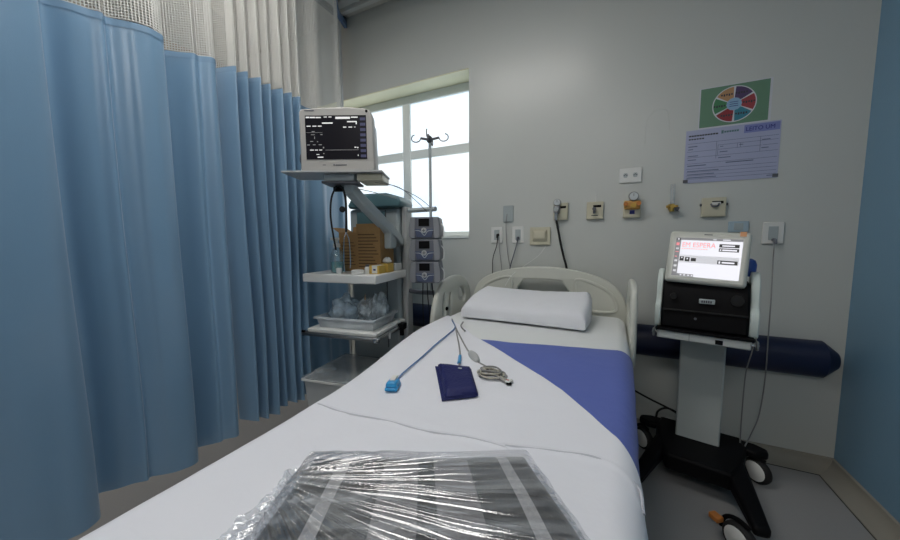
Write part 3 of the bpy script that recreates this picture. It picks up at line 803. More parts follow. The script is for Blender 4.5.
m_txt2 = mat('screen_dim', (.1,.1,.1), .5, emit=.16, ecol=(.9,.9,.9))
m_pur = mat('screen_menu', (.02,.02,.05), .5, emit=.06, ecol=(.35,.38,.8))
def q(x0, x1, z0, z1, nm='reading', mm=None): return box(nm, mm or m_txt, (x0, x1, -.0685, -.0674, z0+(z1-z0)*.12, z1-(z1-z0)*.18), sc_)
for x0, x1, z0, z1 in ((-.153,-.135,.268,.278),(-.132,-.105,.268,.277),(-.102,-.075,.268,.276),(-.06,-.044,.271,.277),(-.035,-.02,.271,.277),(.0,.075,.262,.277),(.08,.115,.268,.276),
    (-.07,-.015,.240,.248),(.06,.11,.246,.254),(-.150,-.130,.226,.232),(-.120,-.100,.226,.232),(-.092,-.073,.226,.232),(.038,.055,.220,.226),(.066,.085,.220,.226),(.095,.103,.221,.225),
    (-.138,-.118,.106,.112),(-.112,-.097,.106,.112),(-.090,-.075,.106,.112),(.094,.104,.118,.125),(.108,.114,.116,.124),(-.105,-.090,.084,.089),(-.10,-.07,.069,.076),(.110,.114,.076,.086),(.104,.11,.235,.25)): q(x0,x1,z0,z1)
for x0, x1, z0, z1 in ((-.152,-.138,.132,.138),(-.122,-.108,.133,.138),(-.092,-.076,.133,.138),(-.135,-.120,.150,.155),(-.10,-.094,.148,.154),(-.155,-.07,.196,.1975),(-.125,-.11,.199,.204),(-.13,-.11,.184,.188),(-.08,-.07,.184,.189),(-.113,-.110,.163,.18),(-.058,.115,.1075,.1095),(-.07,-.064,.116,.126),(-.07,-.064,.088,.094)): q(x0,x1,z0,z1,'faint_reading',m_txt2)
for i in range(8): q(.126,.154,.068+i*.0265,.088+i*.0265,'menu_key',m_pur)
text('reading_digits', '120  80', .016, m_txt2, Matrix.Translation((-.148,-.0686,.206)) @ XZ(), sc_) if False else None
for r_ in ((-.02,-.012,-.067,-.0645,.030,.036),(-.008,.05,-.067,-.0645,.030,.035),(-.075,-.06,-.067,-.0645,.032,.035)): box('bezel_mark', m_dgrey, r_, mon)
b = MB(); b.box(-.16,-.11,-.067,-.0645,.305,.310); b.build('top_print', m_dgrey, mon)
b = MB(); b.lathe([(.007,0),(.006,-.004)], (.16,-.064,.302), 12, 'y'); b.build('alarm_light', m_black, mon)
b = MB(); b.tube([(-.196,.03,.13),(-.225,.03,.11),(-.228,.03,.07),(-.20,.03,.05)], .008, 8); b.build('side_handle', m_dgrey, mon, smooth=True)
b = MB(); b.tube([(-.21,.04,.07),(-.222,.02,.03),(-.205,0,.012),(-.19,.0,.02)], .006, 8); b.build('cable_plug', m_white, mon, smooth=True)
# stethoscope hanging from the arm knob
st0 = tw(.06,-.05,1.24)
ste = empty('stethoscope', st0, TA, 'black stethoscope hanging from the knob of the monitor arm', 'stethoscope')
sl = lambda x, y, z: (x-.06, y+.05, z-1.24)
MB().tube([sl(.058,-.06,1.555),sl(.03,-.07,1.49),sl(.018,-.07,1.40),sl(.02,-.06,1.30),sl(.03,-.05,1.20)], .005, 8).build('left_tubing', m_rub, ste, smooth=True)
MB().tube([sl(.058,-.06,1.556),sl(.095,-.06,1.535),sl(.118,-.07,1.47),sl(.118,-.07,1.38),sl(.11,-.065,1.30)], .006, 8).build('right_tubing', m_rub, ste, smooth=True)
MB().lathe([(.004,-.01),(.016,-.008),(.017,.0),(.010,.008),(.004,.01)], sl(.108,-.085,1.42), 14, 'y').build('chest_piece', m_rub, ste, smooth=True)
MB().tube([sl(.11,-.065,1.30),sl(.095,-.065,1.25),sl(.09,-.065,1.12),sl(.094,-.065,1.08)], .003, 6).build('ear_tube', m_chrome, ste, smooth=True)
MB().tube([sl(.11,-.065,1.30),sl(.128,-.065,1.25),sl(.132,-.065,1.14),sl(.128,-.065,1.10)], .003, 6).build('ear_tube', m_chrome, ste, smooth=True)
# IV pole
vp0 = tw(.425,.42)
iv = empty('iv_pole', (vp0.x, vp0.y, .90), 0, 'slim steel drip pole with a four-armed hook top in front of the window', 'drip pole')
MB().cyl((0,0,0),(0,0,.99),.0095,12).build('pole', m_lgrey, iv, smooth=True)
MB().lathe([(.010,0),(.02,.01),(.02,.03),(.008,.045)], (0,0,.975), 12).build('hook_hub', m_dgrey, iv, smooth=True)
for k in range(4):
    a = R(20+90*k); cx_, sx_ = math.cos(a), math.sin(a)
    MB().tube([(cx_*.01,sx_*.01,.998),(cx_*.06,sx_*.06,1.008)], .008, 8, False).build('hook_arm', m_dgrey, iv, smooth=True)
    pts = [(cx_*(.06+.03-.03*math.cos(t)), sx_*(.06+.03-.03*math.cos(t)), 1.008-.024*math.sin(t)) for t in [0,.6,1.2,1.9,2.6,3.3,3.9,4.4]]
    MB().tube(pts, .0035, 7).build('hook', m_dgrey, iv, smooth=True)
# pumps
pump = None
for k, lab in enumerate(('lowest of the three grey infusion pumps, just above the bed side panel','middle one of the three grey infusion pumps clamped to the drip pole','topmost of the three grey infusion pumps, right under the window ledge')):
    if pump is None:
        pump = empty('infusion_pump', (0,0,0), R(20), lab, 'infusion pump', 'stacked infusion pumps')
        b = MB(); b.prism([(-.095,.012),(-.085,.0),(.085,.0),(.095,.012),(.098,.07),(.088,.134),(-.088,.134),(-.098,.07)], 'y', -.075, .075); b.build('case', m_mgrey, pump, .008)
        b = MB(); b.prism([(-.095,.012),(-.08,.004),(-.06,.004),(-.055,.134),(-.084,.131),(-.096,.07)], 'y', -.083, -.073); b.build('side_grip', mat('pump_grey', (.24,.25,.27), .4), pump, .004)
        b = MB(); b.prism([(.095,.012),(.08,.004),(.06,.004),(.055,.134),(.084,.131),(.096,.07)], 'y', -.083, -.073); b.build('side_grip', mat('pump_grey', (.24,.25,.27), .4), pump, .004)
        box('display', m_black, (-.036,.030,-.080,-.073,.078,.124), pump, .002)
        b = MB(); b.prism([(-.060,.062),(.058,.062),(.045,.010),(-.048,.010)], 'y', -.081, -.073); b.build('control_panel', mat('pump_blue', (.07,.09,.16), .4), pump, .003)
        b = MB(); b.lathe([(.017,-.0),(.017,-.005),(.010,-.007)], (-.003,-.078,.052), 14, 'y'); kp = b.build('navigation_key', m_grey, pump)
        b = MB(); b.box(-.013,.007,-.088,-.084,.0505,.0535).box(-.0045,-.0015,-.088,-.084,.042,.062); b.build('key_cross', m_ink, kp)
        b = MB(); b.tube([(-.058,-.079,.052),(-.025,-.081,.047),(0,-.081,.022),(.022,-.081,.047),(.056,-.079,.052)], .0025, 6); b.build('trim_line', m_lgrey, pump, smooth=True)
        b = MB(); b.tube([(.098,-.03,.095),(.112,-.03,.07),(.112,-.03,.02),(.10,-.03,.008)], .0035, 6); b.build('tube_guide', m_white, pump, smooth=True)
        o = pump
    else:
        o = copy_tree(pump); o['label'] = lab
    P_ = vp0+Vector((.0, -.09, 0)); o.location = (P_.x+.02, P_.y, .985+k*.137)
b = MB(); 
for i, dx in enumerate((-.03,.0,.035)):
    c0 = vp0+Vector((dx,-.06,.984)); p_ = [c0, c0+Vector((.01*(i-1),.01,-.12)), c0+Vector((.02*(i-1),.03,-.24)), c0+Vector((-.03,.06,-.36))]
    tag(MB().tube(p_, .0035, 6).build('pump_cable', m_rub, smooth=True), ('leftmost','middle','rightmost')[i]+' of three dark cables hanging below the infusion pumps', 'cable', 'cables below the pumps')

# things on the upper shelf
ZS = 1.0555
def thing_box(name, lab, cat, x0, x1, y0, y1, z0, z1, m, flaps=0, rz=0, group=None):
    c = tw((x0+x1)/2, (y0+y1)/2, z0); e = empty(name, c, TA+rz, lab, cat, group)
    hx, hy = (x1-x0)/2, (y1-y0)/2
    box('carton', m, (-hx,hx,-hy,hy,0,z1-z0), e, .002)
    if flaps:
        b = MB(); b.hexa([(-hx,-hy,z1-z0),(-hx,hy,z1-z0),(-hx-.045,hy,z1-z0+.028),(-hx-.045,-hy,z1-z0+.028)], [(-hx,-hy,z1-z0+.003),(-hx,hy,z1-z0+.003),(-hx-.045,hy,z1-z0+.031),(-hx-.045,-hy,z1-z0+.031)]); b.build('flap', m, e)
        b = MB(); b.hexa([(-hx,hy,z1-z0),(hx,hy,z1-z0),(hx,hy+.01,z1-z0+.04),(-hx,hy+.01,z1-z0+.04)], [(-hx,hy-.003,z1-z0),(hx,hy-.003,z1-z0),(hx,hy+.007,z1-z0+.04),(-hx,hy+.007,z1-z0+.04)]); b.build('flap', m, e)
    return e, hx, hy
e, hx, hy = thing_box('cardboard_box', 'open brown cardboard box behind the sanitizer bottle on the upper shelf', 'box', -.13,.01,.20,.36, ZS, ZS+.25, m_card, 1)
b = MB(); [b.box(-.05+.0,.05-.01*(i%3),-hy-.0012,-hy+.001,.04+i*.02,.045+i*.02) for i in range(8)]; b.build('printing', mat('brown_print', (.12,.07,.03), .8), e)
e, hx, hy = thing_box('cardboard_box', 'taller brown cardboard box with rows of print, against the tower column', 'box', .02,.185,.17,.35, ZS, ZS+.30, m_card)
b = MB(); [b.box(-.07,.07-.012*(i%4),-hy-.0012,-hy+.001,.03+i*.020,.036+i*.020) for i in range(11)]; b.build('printing', bpy.data.materials['brown_print'], e)
c = tw(-.075,.10,ZS)
sb = empty('sanitizer_bottle', c, TA, 'clear pump bottle of hand sanitizer on the upper shelf', 'bottle')
MB().lathe([(.030,0),(.036,.006),(.037,.07),(.034,.09),(.022,.112),(.013,.12),(.013,.13)]).build('bottle_body', m_bottle, sb, smooth=True) if False else MB().lathe([(.030,0),(.036,.006),(.037,.07),(.034,.09),(.022,.112),(.013,.12),(.013,.13)], (0,0,0), 24).build('bottle_body', m_bottle, sb, smooth=True)
MB().lathe([(.027,.004),(.031,.008),(.031,.052),(.027,.054)], (0,0,0), 20).build('liquid', mat('teal_gel', (.10,.30,.32), .2), sb, smooth=True)
b = MB(); b.lathe([(.019,.124),(.019,.142),(.009,.146),(.008,.158),(.015,.160),(.015,.172)], (0,0,0), 16).box(-.009,.009,-.040,.0,.160,.172); b.build('pump_head', m_white, sb, smooth=True)
sb.scale = (1.15,1.15,1.25)
c = tw(-.02,.04,ZS); o = MB().lathe([(.016,0),(.017,.003),(.017,.030),(.013,.034)], (0,0,0), 18).build('small_jar', m_white, smooth=True); o.location = c; tag(o, 'small white jar right of the sanitizer bottle at the shelf front', 'jar')
c = tw(.095,.06,ZS); o = MB().lathe([(.034,0),(.038,.004),(.038,.020),(.030,.024)], (0,0,0), 24).build('tape_roll', m_white, smooth=True); o.location = c; tag(o, 'flat round white tub between the jar and the medicine vial', 'tub')
c = tw(.145,.085,ZS); e = empty('medicine_vial', c, 0, 'small grey and white medicine vial left of the yellow carton', 'vial')
MB().lathe([(.016,0),(.017,.002),(.017,.034),(.011,.042)], (0,0,0), 18).build('vial_body', m_white, e, smooth=True); MB().lathe([(.012,.042),(.012,.054)], (0,0,0), 16).build('vial_cap', m_dgrey, e, smooth=True)
def carton(lab, x0, x1, y0, y1, h, m, band=None):
    e, hx, hy = thing_box('medicine_carton', lab, 'carton', x0, x1, y0, y1, ZS, ZS+h, m, group='small cartons on the upper shelf')
    if band: box('label_band', band, (-.4*hx,.7*hx,-hy-.001,hy+.001,.004,h+.001), e); box('carton_print', m_inkb, (-.1*hx,.4*hx,-hy-.002,-hy,.02,.03), e)
m_ycard = mat('yellow_card', (.62,.40,.08), .6); m_wcard = mat('white_card', (.70,.70,.66), .6)
carton('yellow and white carton nearest the corner of the upper shelf', .165,.228,.07,.15,.048, m_ycard, m_wcard)
carton('yellow carton under the crumpled gauze on the upper shelf', .185,.235,.17,.25,.054, m_ycard)
carton('pale grey carton at the back right end of the upper shelf', .175,.235,.275,.36,.046, m_wcard, m_lgrey)
b = MB(); 
def blob(u, v):
    th = u*2*math.pi; ph = v*math.pi; r_ = .024*(1+.35*noise.noise(Vector((math.cos(th)*2, math.sin(th)*2, v*4))))
    return (r_*math.sin(ph)*math.cos(th), r_*math.sin(ph)*math.sin(th), .015+r_*.75*math.cos(ph))
b.grid(20, 12, blob); o = b.build('gauze_wad', m_white, smooth=True); o.location = tw(.21,.21,ZS+.0575); tag(o, 'crumpled white gauze wad on top of the yellow carton', 'gauze')

# bin and bags on the lower shelf
ZL = .7155
def open_bin(name, lab, x0, x1, y0, y1, z0, h, m, t=.004, rim=.012, taper=.015):
    c = tw((x0+x1)/2, (y0+y1)/2, z0); e = empty(name, c, TA, lab, 'storage bin'); hx, hy = (x1-x0)/2, (y1-y0)/2; tp = taper
    b = MB()
    lo = [(-hx+tp,-hy+tp),(hx-tp,-hy+tp),(hx-tp,hy-tp),(-hx+tp,hy-tp)]; hi = [(-hx,-hy),(hx,-hy),(hx,hy),(-hx,hy)]
    n = [(x, y, 0) for x, y in lo]+[(x, y, h) for x, y in hi]+[(x*.96, y*.96, t) for x, y in lo]+[(x*.965, y*.965, h) for x, y in hi]
    b.v = [Vector(p) for p in n]
    b.f = [[3,2,1,0],[8,9,10,11]]
    for i in range(4):
        j = (i+1) % 4; b.f += [[i,j,4+j,4+i],[8+j,8+i,12+i,12+j],[4+i,4+j,12+j,12+i]]
    b.build('bin_body', m, e)
    b = MB(); z = h-.01; r1 = rim
    b.box(-hx-r1,hx+r1,-hy-r1,-hy,z,h+.004).box(-hx-r1,hx+r1,hy,hy+r1,z,h+.004).box(-hx-r1,-hx,-hy,hy,z,h+.004).box(hx,hx+r1,-hy,hy,z,h+.004)
    b.build('bin_rim', m if m is m_bin else m_white, e, .002)
    return e
open_bin('plastic_tray_bin', 'clear plastic bin holding bags on the lower shelf of the tower', -.20,.20,.04,.33, ZL, .065, m_bin)
def bag(lab, c, sx, sy, sz, seed, m=m_bag, cat='plastic bag', name='plastic_bag'):
    b = MB()
    def f(u, v):
        th = u*2*math.pi; ph = v*math.pi; d = Vector((math.sin(ph)*math.cos(th), math.sin(ph)*math.sin(th), math.cos(ph)))
        k = 1+.5*noise.noise(d*1.9+Vector((seed,0,0)))+.14*noise.noise(d*3.6+Vector((0,seed,0)))+.06*(1-abs(noise.noise(d*8+Vector((0,0,seed)))))
        return (d.x*sx*k, d.y*sy*k, max(-sz*.75, d.z*sz*k))
    b.grid(44, 26, f); o = b.build(name, m, smooth=True); o.location = c+Vector((0,0,sz*.78)); return tag(o, lab, cat, 'bags in the shelf bin')
bag('bluish crumpled plastic bag heaped at the left of the shelf bin', tw(-.09,.18,ZL+.012), .095,.08,.088, 1.2, film_mat('bluish_bag', .75, (.60,.74,.84), 0, (18,18,18)))
bag('clear plastic bag bulging in the middle of the shelf bin', tw(.05,.22,ZL+.012), .065,.06,.075, 4.1)
bag('clear crumpled plastic bag at the right end of the shelf bin', tw(.14,.22,ZL+.012), .05,.07,.10, 7.9)
o = MB().tube([tw(.03,.22,ZL+.10), tw(.035,.22,ZL+.14), tw(.04,.22,ZL+.19)], lambda t: .014-.012*t, 10).build('orange_tipped_ampoule', mat('amber_plastic', (.55,.33,.16), .4), smooth=True); tag(o, 'small amber pointed tube sticking up from the bags in the shelf bin', 'tube')
# cloudy storage box at the bottom
sbx = open_bin('storage_box', 'cloudy white storage box at the foot of the equipment tower', -.225,.155,-.06,.355, .1515, .27, mat('cloudy_plastic', (.46,.49,.50), .35), .004, .012, .02)
b = MB(); b.box(-.20,.20,-.218,.218,.274,.284); b.build('box_lid', film_mat('cloudy_lid', .42, (.50,.54,.55), 0, (5,5,5)), sbx, .003)
bag('dim clear bag of supplies inside the low storage box', tw(-.03,.15,.16), .09,.10,.10, 3.3)
bpy.data.objects[-1] if False else None

# ------------------------------------------------------------------ wall fittings
def wall_plate(name, lab, cat, px0, py0, px1, py1, m, depth=.010, group=None):
    a = at(px0, py0, Y=0); c = at(px1, py1, Y=0); cx_, cz = (a.x+c.x)/2, (a.z+c.z)/2; w, h = abs(c.x-a.x)/2, abs(a.z-c.z)/2
    e = empty(name, (cx_, 0, cz), 0, lab, cat, group)
    box('plate', m, (-w, w, -depth, -.0005, -h, h), e, min(.004, depth*.4))
    return e, w, h
e, w, h = wall_plate('double_socket', 'white double socket plate high on the wall above the orange regulator', 'wall socket', 619.5, 169, 641.5, 182, m_white)
for s in (-1,1):
    b = MB(); b.prism([(s*.027+x*.014, z*.017) for x, z in ((-1,0),(-.6,.8),(.6,.8),(1,0),(.6,-.8),(-.6,-.8))], 'y', -.0115, -.0095); o = b.build('socket_face', m_lgrey, e)
    b = MB(); [b.cyl((s*.027+dx,-.0122,dz),(s*.027+dx,-.0112,dz),.003,8) for dx, dz in ((-.007,0),(.007,0),(0,.005))]; b.build('pin_holes', m_ink, o)
def small_socket(lab, px0, py0, px1, py1, m=m_white):
    e, w, h = wall_plate('wall_socket', lab, 'wall socket', px0, py0, px1, py1, m, group='power sockets')
    b = MB(); b.box(-w*.45, w*.45, -.0125, -.0095, -h*.62, h*.62); b.build('socket_face', m_lgrey, e, .002)
    return e, w, h
sA = small_socket('small white wall plate above the pair of sockets left of the headboard', 503.5, 206, 513.5, 222, m_lgrey)
sB = small_socket('white wall socket with a black plug, nearest the window', 491.5, 227, 503, 243)
sC = small_socket('white wall socket with a grey plug beside the ivory switch box', 512.5, 226.5, 524, 243)
sD = small_socket('white wall socket with a grey plug right of the ventilator screen', 762.5, 222.5, 782.5, 244)
sE = small_socket('pale blue wall plate half hidden behind the ventilator screen', 728, 221.5, 748, 232, mat('pale_blue_plastic', (.40,.52,.60), .4))
def cord(name, lab, pts, r=.003, m=m_cabgrey, plug=None, group=None):
    o0 = Vector(pts[0]); e = empty(name, o0, 0, lab, 'cable', group)
    MB().tube([Vector(p)-o0 for p in pts], r, 8).build('cord', m, e, smooth=True)
    if plug:
        MB().tube([(0,-.0,0),(0,-.014,-.002),(0,-.02,-.022)], lambda t: .011-.004*t, 10).build('plug', plug, e, smooth=True)
    return e
Yw = -.018
def W(px_, py_, y=Yw): return at(px_, py_, Y=y)
cord('power_cord', 'black cord from the socket nearest the window, falling behind the bed', [W(498,235), W(496.5,246,-.035), W(493,258,-.04), W(492.5,272,-.045), W(492,300,-.05)], .003, m_rub, m_rub)
cord('power_cord', 'thin second cord beside the black one by the window', [W(499,240), W(499.5,250,-.03), W(501,262,-.035), W(502,275,-.04), W(502,298,-.045)], .0022, m_cabgrey)
cord('power_cord', 'thin dark cord from the small upper wall plate, falling behind the headboard', [W(507,214), W(506,226,-.03), W(506.5,240,-.03), W(508,256,-.035), W(510,268,-.04), W(512,295,-.05)], .0025, m_cabgrey)
cord('power_cord', 'grey power cord with a moulded plug slanting down to the headboard', [W(518,238), W(516,247,-.04), W(513,257,-.04), W(510,268,-.045), W(507,290,-.05)], .004, m_mgrey, m_mgrey)
cord('drip_line', 'thin clear line sloping from under the ivory switch box to the headboard', [W(546,246,-.03), W(538,256,-.03), W(524,266,-.035), W(512,275,-.18), W(505,286,-.2)], .0016, m_white)
cord('power_cord', 'long grey cord hanging from the right wall socket towards the ventilator base', [W(774,240), W(774,248,-.05), W(773,262,-.05), W(771,300,-.12), W(768,340,-.12), W(765,380,-.09), W(759,415,-.08), W(752,432,-.15), at(745,446,Z=.175)], .0032, m_cabgrey, m_mgrey)
cord('power_cord', 'grey cord looping down behind the ventilator column', [at(757,335,Y=-.16), at(752,352,Y=-.14), at(746,372,Y=-.14), at(743,400,Y=-.14), at(741,425,Y=-.14), at(740,443,Z=.175)], .0032, m_cabgrey)
cord('floor_cable', 'thick black cable running low from the bed to the ventilator base', [at(600,370,Y=-.16), at(632,389,Y=-.16), at(650,399,Y=-.14), at(668,408,Y=-.13), at(678,414,Y=-.125)], .006, m_rub)
cord('floor_cable', 'black cable loop curling over the rear left wheel of the ventilator', [at(656,418,Y=-.13), at(658,411,Y=-.13), at(666,408,Y=-.13), at(676,412,Y=-.125), at(684,420,Y=-.12)], .006, m_rub)
# switch box
e, w, h = wall_plate('switch_box', 'square ivory wall box with a domed pad, right of the two sockets', 'switch', 530.5, 227.5, 550.5, 245, m_cream, .018)
b = MB(); b.hexa([(-w*.75,-.018,-h*.65),(w*.75,-.018,-h*.65),(w*.75,-.018,h*.75),(-w*.75,-.018,h*.75)], [(-w*.5,-.042,-h*.25),(w*.5,-.042,-h*.25),(w*.5,-.042,h*.5),(-w*.5,-.042,h*.5)]); b.build('domed_pad', m_cream, e, .006)
# gas outlets
def gas(lab, px0, py0, px1, py1):
    e, w, h = wall_plate('gas_outlet', lab, 'gas outlet', px0, py0, px1, py1, m_cream, .022, 'medical gas outlets')
    box('dark_slot', m_black, (-.01, w*.75, -.0245, -.0215, h*.35, h*.62), e)
    b = MB(); b.box(-w*.82,w*.82,-.0235,-.0215,-h*.85,h*.15); b.build('inset', m_cream, e, .002)
    return e, w, h
def gauge(e, x, z, r, face=m_gaugeface, rim=m_chrome, y=-.05):
    g = MB().lathe([(r*.7,.02),(r,.016),(r,0),(r*.9,-.003)], (x, y, z), 22, 'y').build('gauge', rim, e, smooth=True)
    MB().lathe([(r*.84,-.001),(r*.84,-.0045)], (x, y, z), 22, 'y').build('dial', face, g)
    b = MB(); b.box(x-.0012,x+.0012,y-.0062,y-.0045,z,z+r*.6); b.build('needle', m_ink, g)
    MB().cyl((x,y+.01,z-r*.9),(x,y+.01,z-r*1.7),.005,10).build('gauge_stem', rim, g)
e, w, h = gas('ivory gas outlet with a grey gauge and black hose, above the headboard centre', 554, 203.5, 568, 220)
gauge(e, -.020, .060, .024, m_gaugeface, m_steel)
b = MB(); b.box(-.042,-.002,-.058,-.022,-.012,.036); b.build('regulator_body', m_steel, e, .006)
b = MB(); b.cyl((-.022,-.06,.012),(-.022,-.072,.012),.014,14); b.build('regulator_knob', m_lgrey, e)
b = MB(); b.cyl((-.025,-.04,-.012),(-.025,-.04,-.06),.012,12); b.build('hose_nut', m_chrome, e, smooth=True)
g0 = Vector(e.location); hp = [g0+Vector((-.025,-.04,-.055)), at(558.5,232,Y=-.045), at(561,245,Y=-.045), at(564,258,Y=-.045), at(566.5,268,Y=-.05), at(569,290,Y=-.065), at(572,320,Y=-.07)]
MB().tube([p-g0 for p in hp], .0075, 8).build('hose', m_rub, e, smooth=True)
e, w, h = gas('ivory gas outlet with a dark probe only, between the grey and orange regulators', 587, 202.5, 603, 219)
b = MB(); b.cyl((-.002,-.022,.008),(-.002,-.055,.008),.012,14).cyl((-.002,-.045,.0),(-.002,-.045,-.022),.008,10); b.build('probe', m_dgrey, e, smooth=True)
b = MB(); b.cyl((.004,-.01,h),(.004,-.01,h+.055),.002,6); b.build('antenna_wire', m_white, e)
b = MB(); b.box(-.02,.02,-.0245,-.023,-.035,-.03); b.build('outlet_print', m_ink, e)
e, w, h = gas('ivory gas outlet with an orange regulator and clear gauge', 623.5, 201, 640, 217.5)
gauge(e, .006, .075, .028, m_gaugeface, m_steel)
b = MB(); b.box(-.045,.045,-.045,-.022,-.004,.050); b.build('regulator_body', m_yellow, e, .008)
for x in (-.036,.034): MB().cyl((x,-.055,.028),(x,-.075,.028),.013,12).build('side_knob', m_orange, e, smooth=True)
b = MB(); b.cyl((.006,-.055,.016),(.006,-.085,.016),.016,14); b.build('centre_knob', m_brass, e, smooth=True)
box('blue_label', m_inkb, (-.012,.016,-.0245,-.023,-.032,-.008), e)
e, w, h = gas('plain ivory gas outlet below the printed form, above the ventilator', 701.5, 198.5, 724.5, 216.5)
b = MB(); b.tube([(-.015,-.024,.018),(-.008,-.034,.004),(.012,-.034,.004),(.022,-.024,.02)], .005, 8); b.build('outlet_handle', m_dgrey, e, smooth=True)
box('handle_plate', m_white, (-.012,.03,-.028,-.022,.012,.028), e, .003)
for s in (-1,1): MB().cyl((s*w,-.012,.015),(s*(w+.008),-.012,.015),.008,10).build('side_screw', m_dgrey, e)
# flow meter
g = at(671, 207, Y=0); e = empty('flow_meter', (g.x,0,g.z), 0, 'small brass flow meter valve with a clear tube, right of the orange regulator', 'flow meter')
b = MB(); b.box(-.016,.016,-.01,-.0005,-.016,.016).cyl((0,-.005,0),(0,-.05,0),.012,14).cyl((0,-.035,-.03),(0,-.035,.015),.013,14).cyl((-.03,-.035,0),(.03,-.035,0),.008,12); b.build('valve_body', m_brass, e, smooth=True)
MB().cyl((.018,-.036,-.012),(.034,-.036,-.018),.012,12).build('valve_knob', m_dgrey, e, smooth=True)
MB().cyl((0,-.035,.016),(0,-.035,.13),.013,16).build('clear_tube', film_mat('clear_acrylic', .12, (.7,.75,.75), 0, (5,5,5)), e, smooth=True)
# ghost of old painted-over patch
gl = [at(x, y_, Y=0) for x, y_ in ((645,145),(647,122),(653,112),(661,109),(668,112),(670,130))]
b = MB(); b.tube([Vector((p.x, -.0008, p.z)) for p in gl], .0018, 6); tag(b.build('painted_outline', m_wall, smooth=True), 'faint painted-over arched outline on the wall left of the green poster', 'wall mark')

# posters
def poster(name, lab, px_tl, px_br, m, y=-.002):
    a = at(*px_tl, Y=0); c = at(*px_br, Y=0); e = empty(name, (a.x, 0, c.z), 0, lab, 'poster'); w, h = c.x-a.x, a.z-c.z
    return e, w, h
m_posterg = mat('green_paper', (.13,.255,.165), .5); m_paper = mat('white_paper', (.60,.62,.66), .5); m_form = mat('lilac_paper', (.40,.43,.60), .45)
pg = empty('colour_wheel_poster', (.43,0,1.885), 0, 'green paper poster with a six-coloured wheel, above the lilac form', 'poster')
box('paper', m_paper, (-.006,.311,-.0018,-.0002,-.008,.218), pg)
box('green_panel', m_posterg, (0,.30,-.0026,-.0018,0,.213), pg)
cxx, czz, rr_ = .152, .108, .092
b = MB(); b.lathe([(rr_+.005,-.0028),(rr_+.005,-.0032)], (cxx,0,czz), 40, 'y'); b.build('wheel_border', m_paper, pg)
cols = [(.32,.05,.06),(.08,.05,.13),(.45,.25,.12),(.06,.22,.10),(.28,.03,.04),(.04,.22,.30)]
for k, cc_ in enumerate(cols):
    a0 = R(-28+60*k); pts = [(cxx+.034*math.cos(a0+R(t)), czz+.034*math.sin(a0+R(t))) for t in (57,30,3)]+[(cxx+rr_*math.cos(a0+R(t)), czz+rr_*math.sin(a0+R(t))) for t in range(1,60,6)]
    b = MB(); b.prism([(p[0], p[1]) for p in pts], 'y', -.0038, -.0032); s_ = b.build('wheel_sector', mat('sector_%d' % k, cc_, .5), pg)
    mx_, mz_ = cxx+.064*math.cos(a0+R(30)), czz+.064*math.sin(a0+R(30))
    b = MB(); [b.box(mx_-.026+i*.011, mx_-.019+i*.011, -.0043, -.0038, mz_-.004-(i%2)*.003, mz_+.005) for i in range(5)]; b.build('sector_print', m_ink, s_)
b = MB(); b.lathe([(.033,-.0032),(.033,-.0039)], (cxx,0,czz), 30, 'y'); cw = b.build('wheel_centre', mat('pale_blue_print', (.25,.42,.60), .5), pg)
b = MB(); [b.box(cxx-.02,cxx+.018,-.0044,-.0039,czz-.012+i*.011,czz-.009+i*.011) for i in range(3)]; b.build('centre_print', m_inkb, cw)
pf = empty('patient_form', (.372,0,1.578), 0, 'lilac laminated patient form with LEITO UM printed in its top right corner', 'form')
def onform(name, m, rects, y0=-.0042, y1=-.0036, parent=pf):
    for x0,x1,z0,z1 in rects: o = box(name, m, (x0,x1,y0,y1,z0,z1), parent)
    return o
b = MB(); b.box(-.002,.415,-.0036,-.0002,-.002,.298); b.build('form_sheet', m_form, pf)
onform('bed_number_box', mat('blue_block', (.20,.23,.50), .5), [(.262,.41,.250,.292)])
text('bed_number', 'LEITO UM', .030, m_inkb, Matrix.Translation((.268,-.0046,.260)) @ XZ(), pf, .93)
m_fl = mat('form_line', (.10,.12,.20), .6)
onform('ruled_line', m_fl, [(.008,.408,.222,.2235),(.150,.408,.2005,.202),(.008,.14,.176,.1775),(.150,.34,.176,.1775),(.345,.408,.176,.1775),(.008,.408,.143,.1445),(.150,.152,.118,.202) if 0 else (.150,.1515,.143,.202),(.236,.2375,.176,.202),(.250,.2515,.176,.202),(.3335,.335,.143,.222),(.008,.408,.108,.1095),(.008,.408,.078,.0795),(.008,.408,.058,.0595),(.008,.408,.039,.0405),(.008,.408,.02,.0215),(.143,.1445,.128,.222)])
onform('heading_mark', m_ink, [(.012+i*.0125, .0225+i*.0125, .262, .270) for i in range(11)]+[(.012+i*.0125, .0215+i*.0125, .244, .251) for i in range(6)])
onform('logo_mark', m_teal, [(.162,.172,.262,.28)]+[(.175+i*.011,.184+i*.011,.265,.275) for i in range(6)])
onform('field_mark', m_fl, [(.012,.055,.2035,.208),(.012,.035,.188,.192),(.16,.175,.190,.1935),(.245,.262,.1895,.193),(.34,.375,.2035,.2075),(.34,.37,.16,.164),(.16,.195,.160,.164),(.012,.06,.150,.154),(.012,.052,.128,.132),(.155,.21,.128,.132),(.19,.31,.098,.103),(.012,.10,.094,.099),(.012,.16,.063,.067),(.012,.14,.044,.048),(.012,.15,.026,.030),(.37,.40,.01,.014)])
for x, z in ((.006,.006),(.406,.006)): MB().box(x-.012,x+.012,-.0048,-.0042,z-.006,z+.012).build('tape_corner', m_dgrey, pf)

# ------------------------------------------------------------------ ventilator
V = Vector((.425,-.36,0)); VA = R(-12)
ven = empty('ventilator', V, VA, 'medical ventilator with a bright touch screen on a pale column and black wheeled base', 'ventilator')
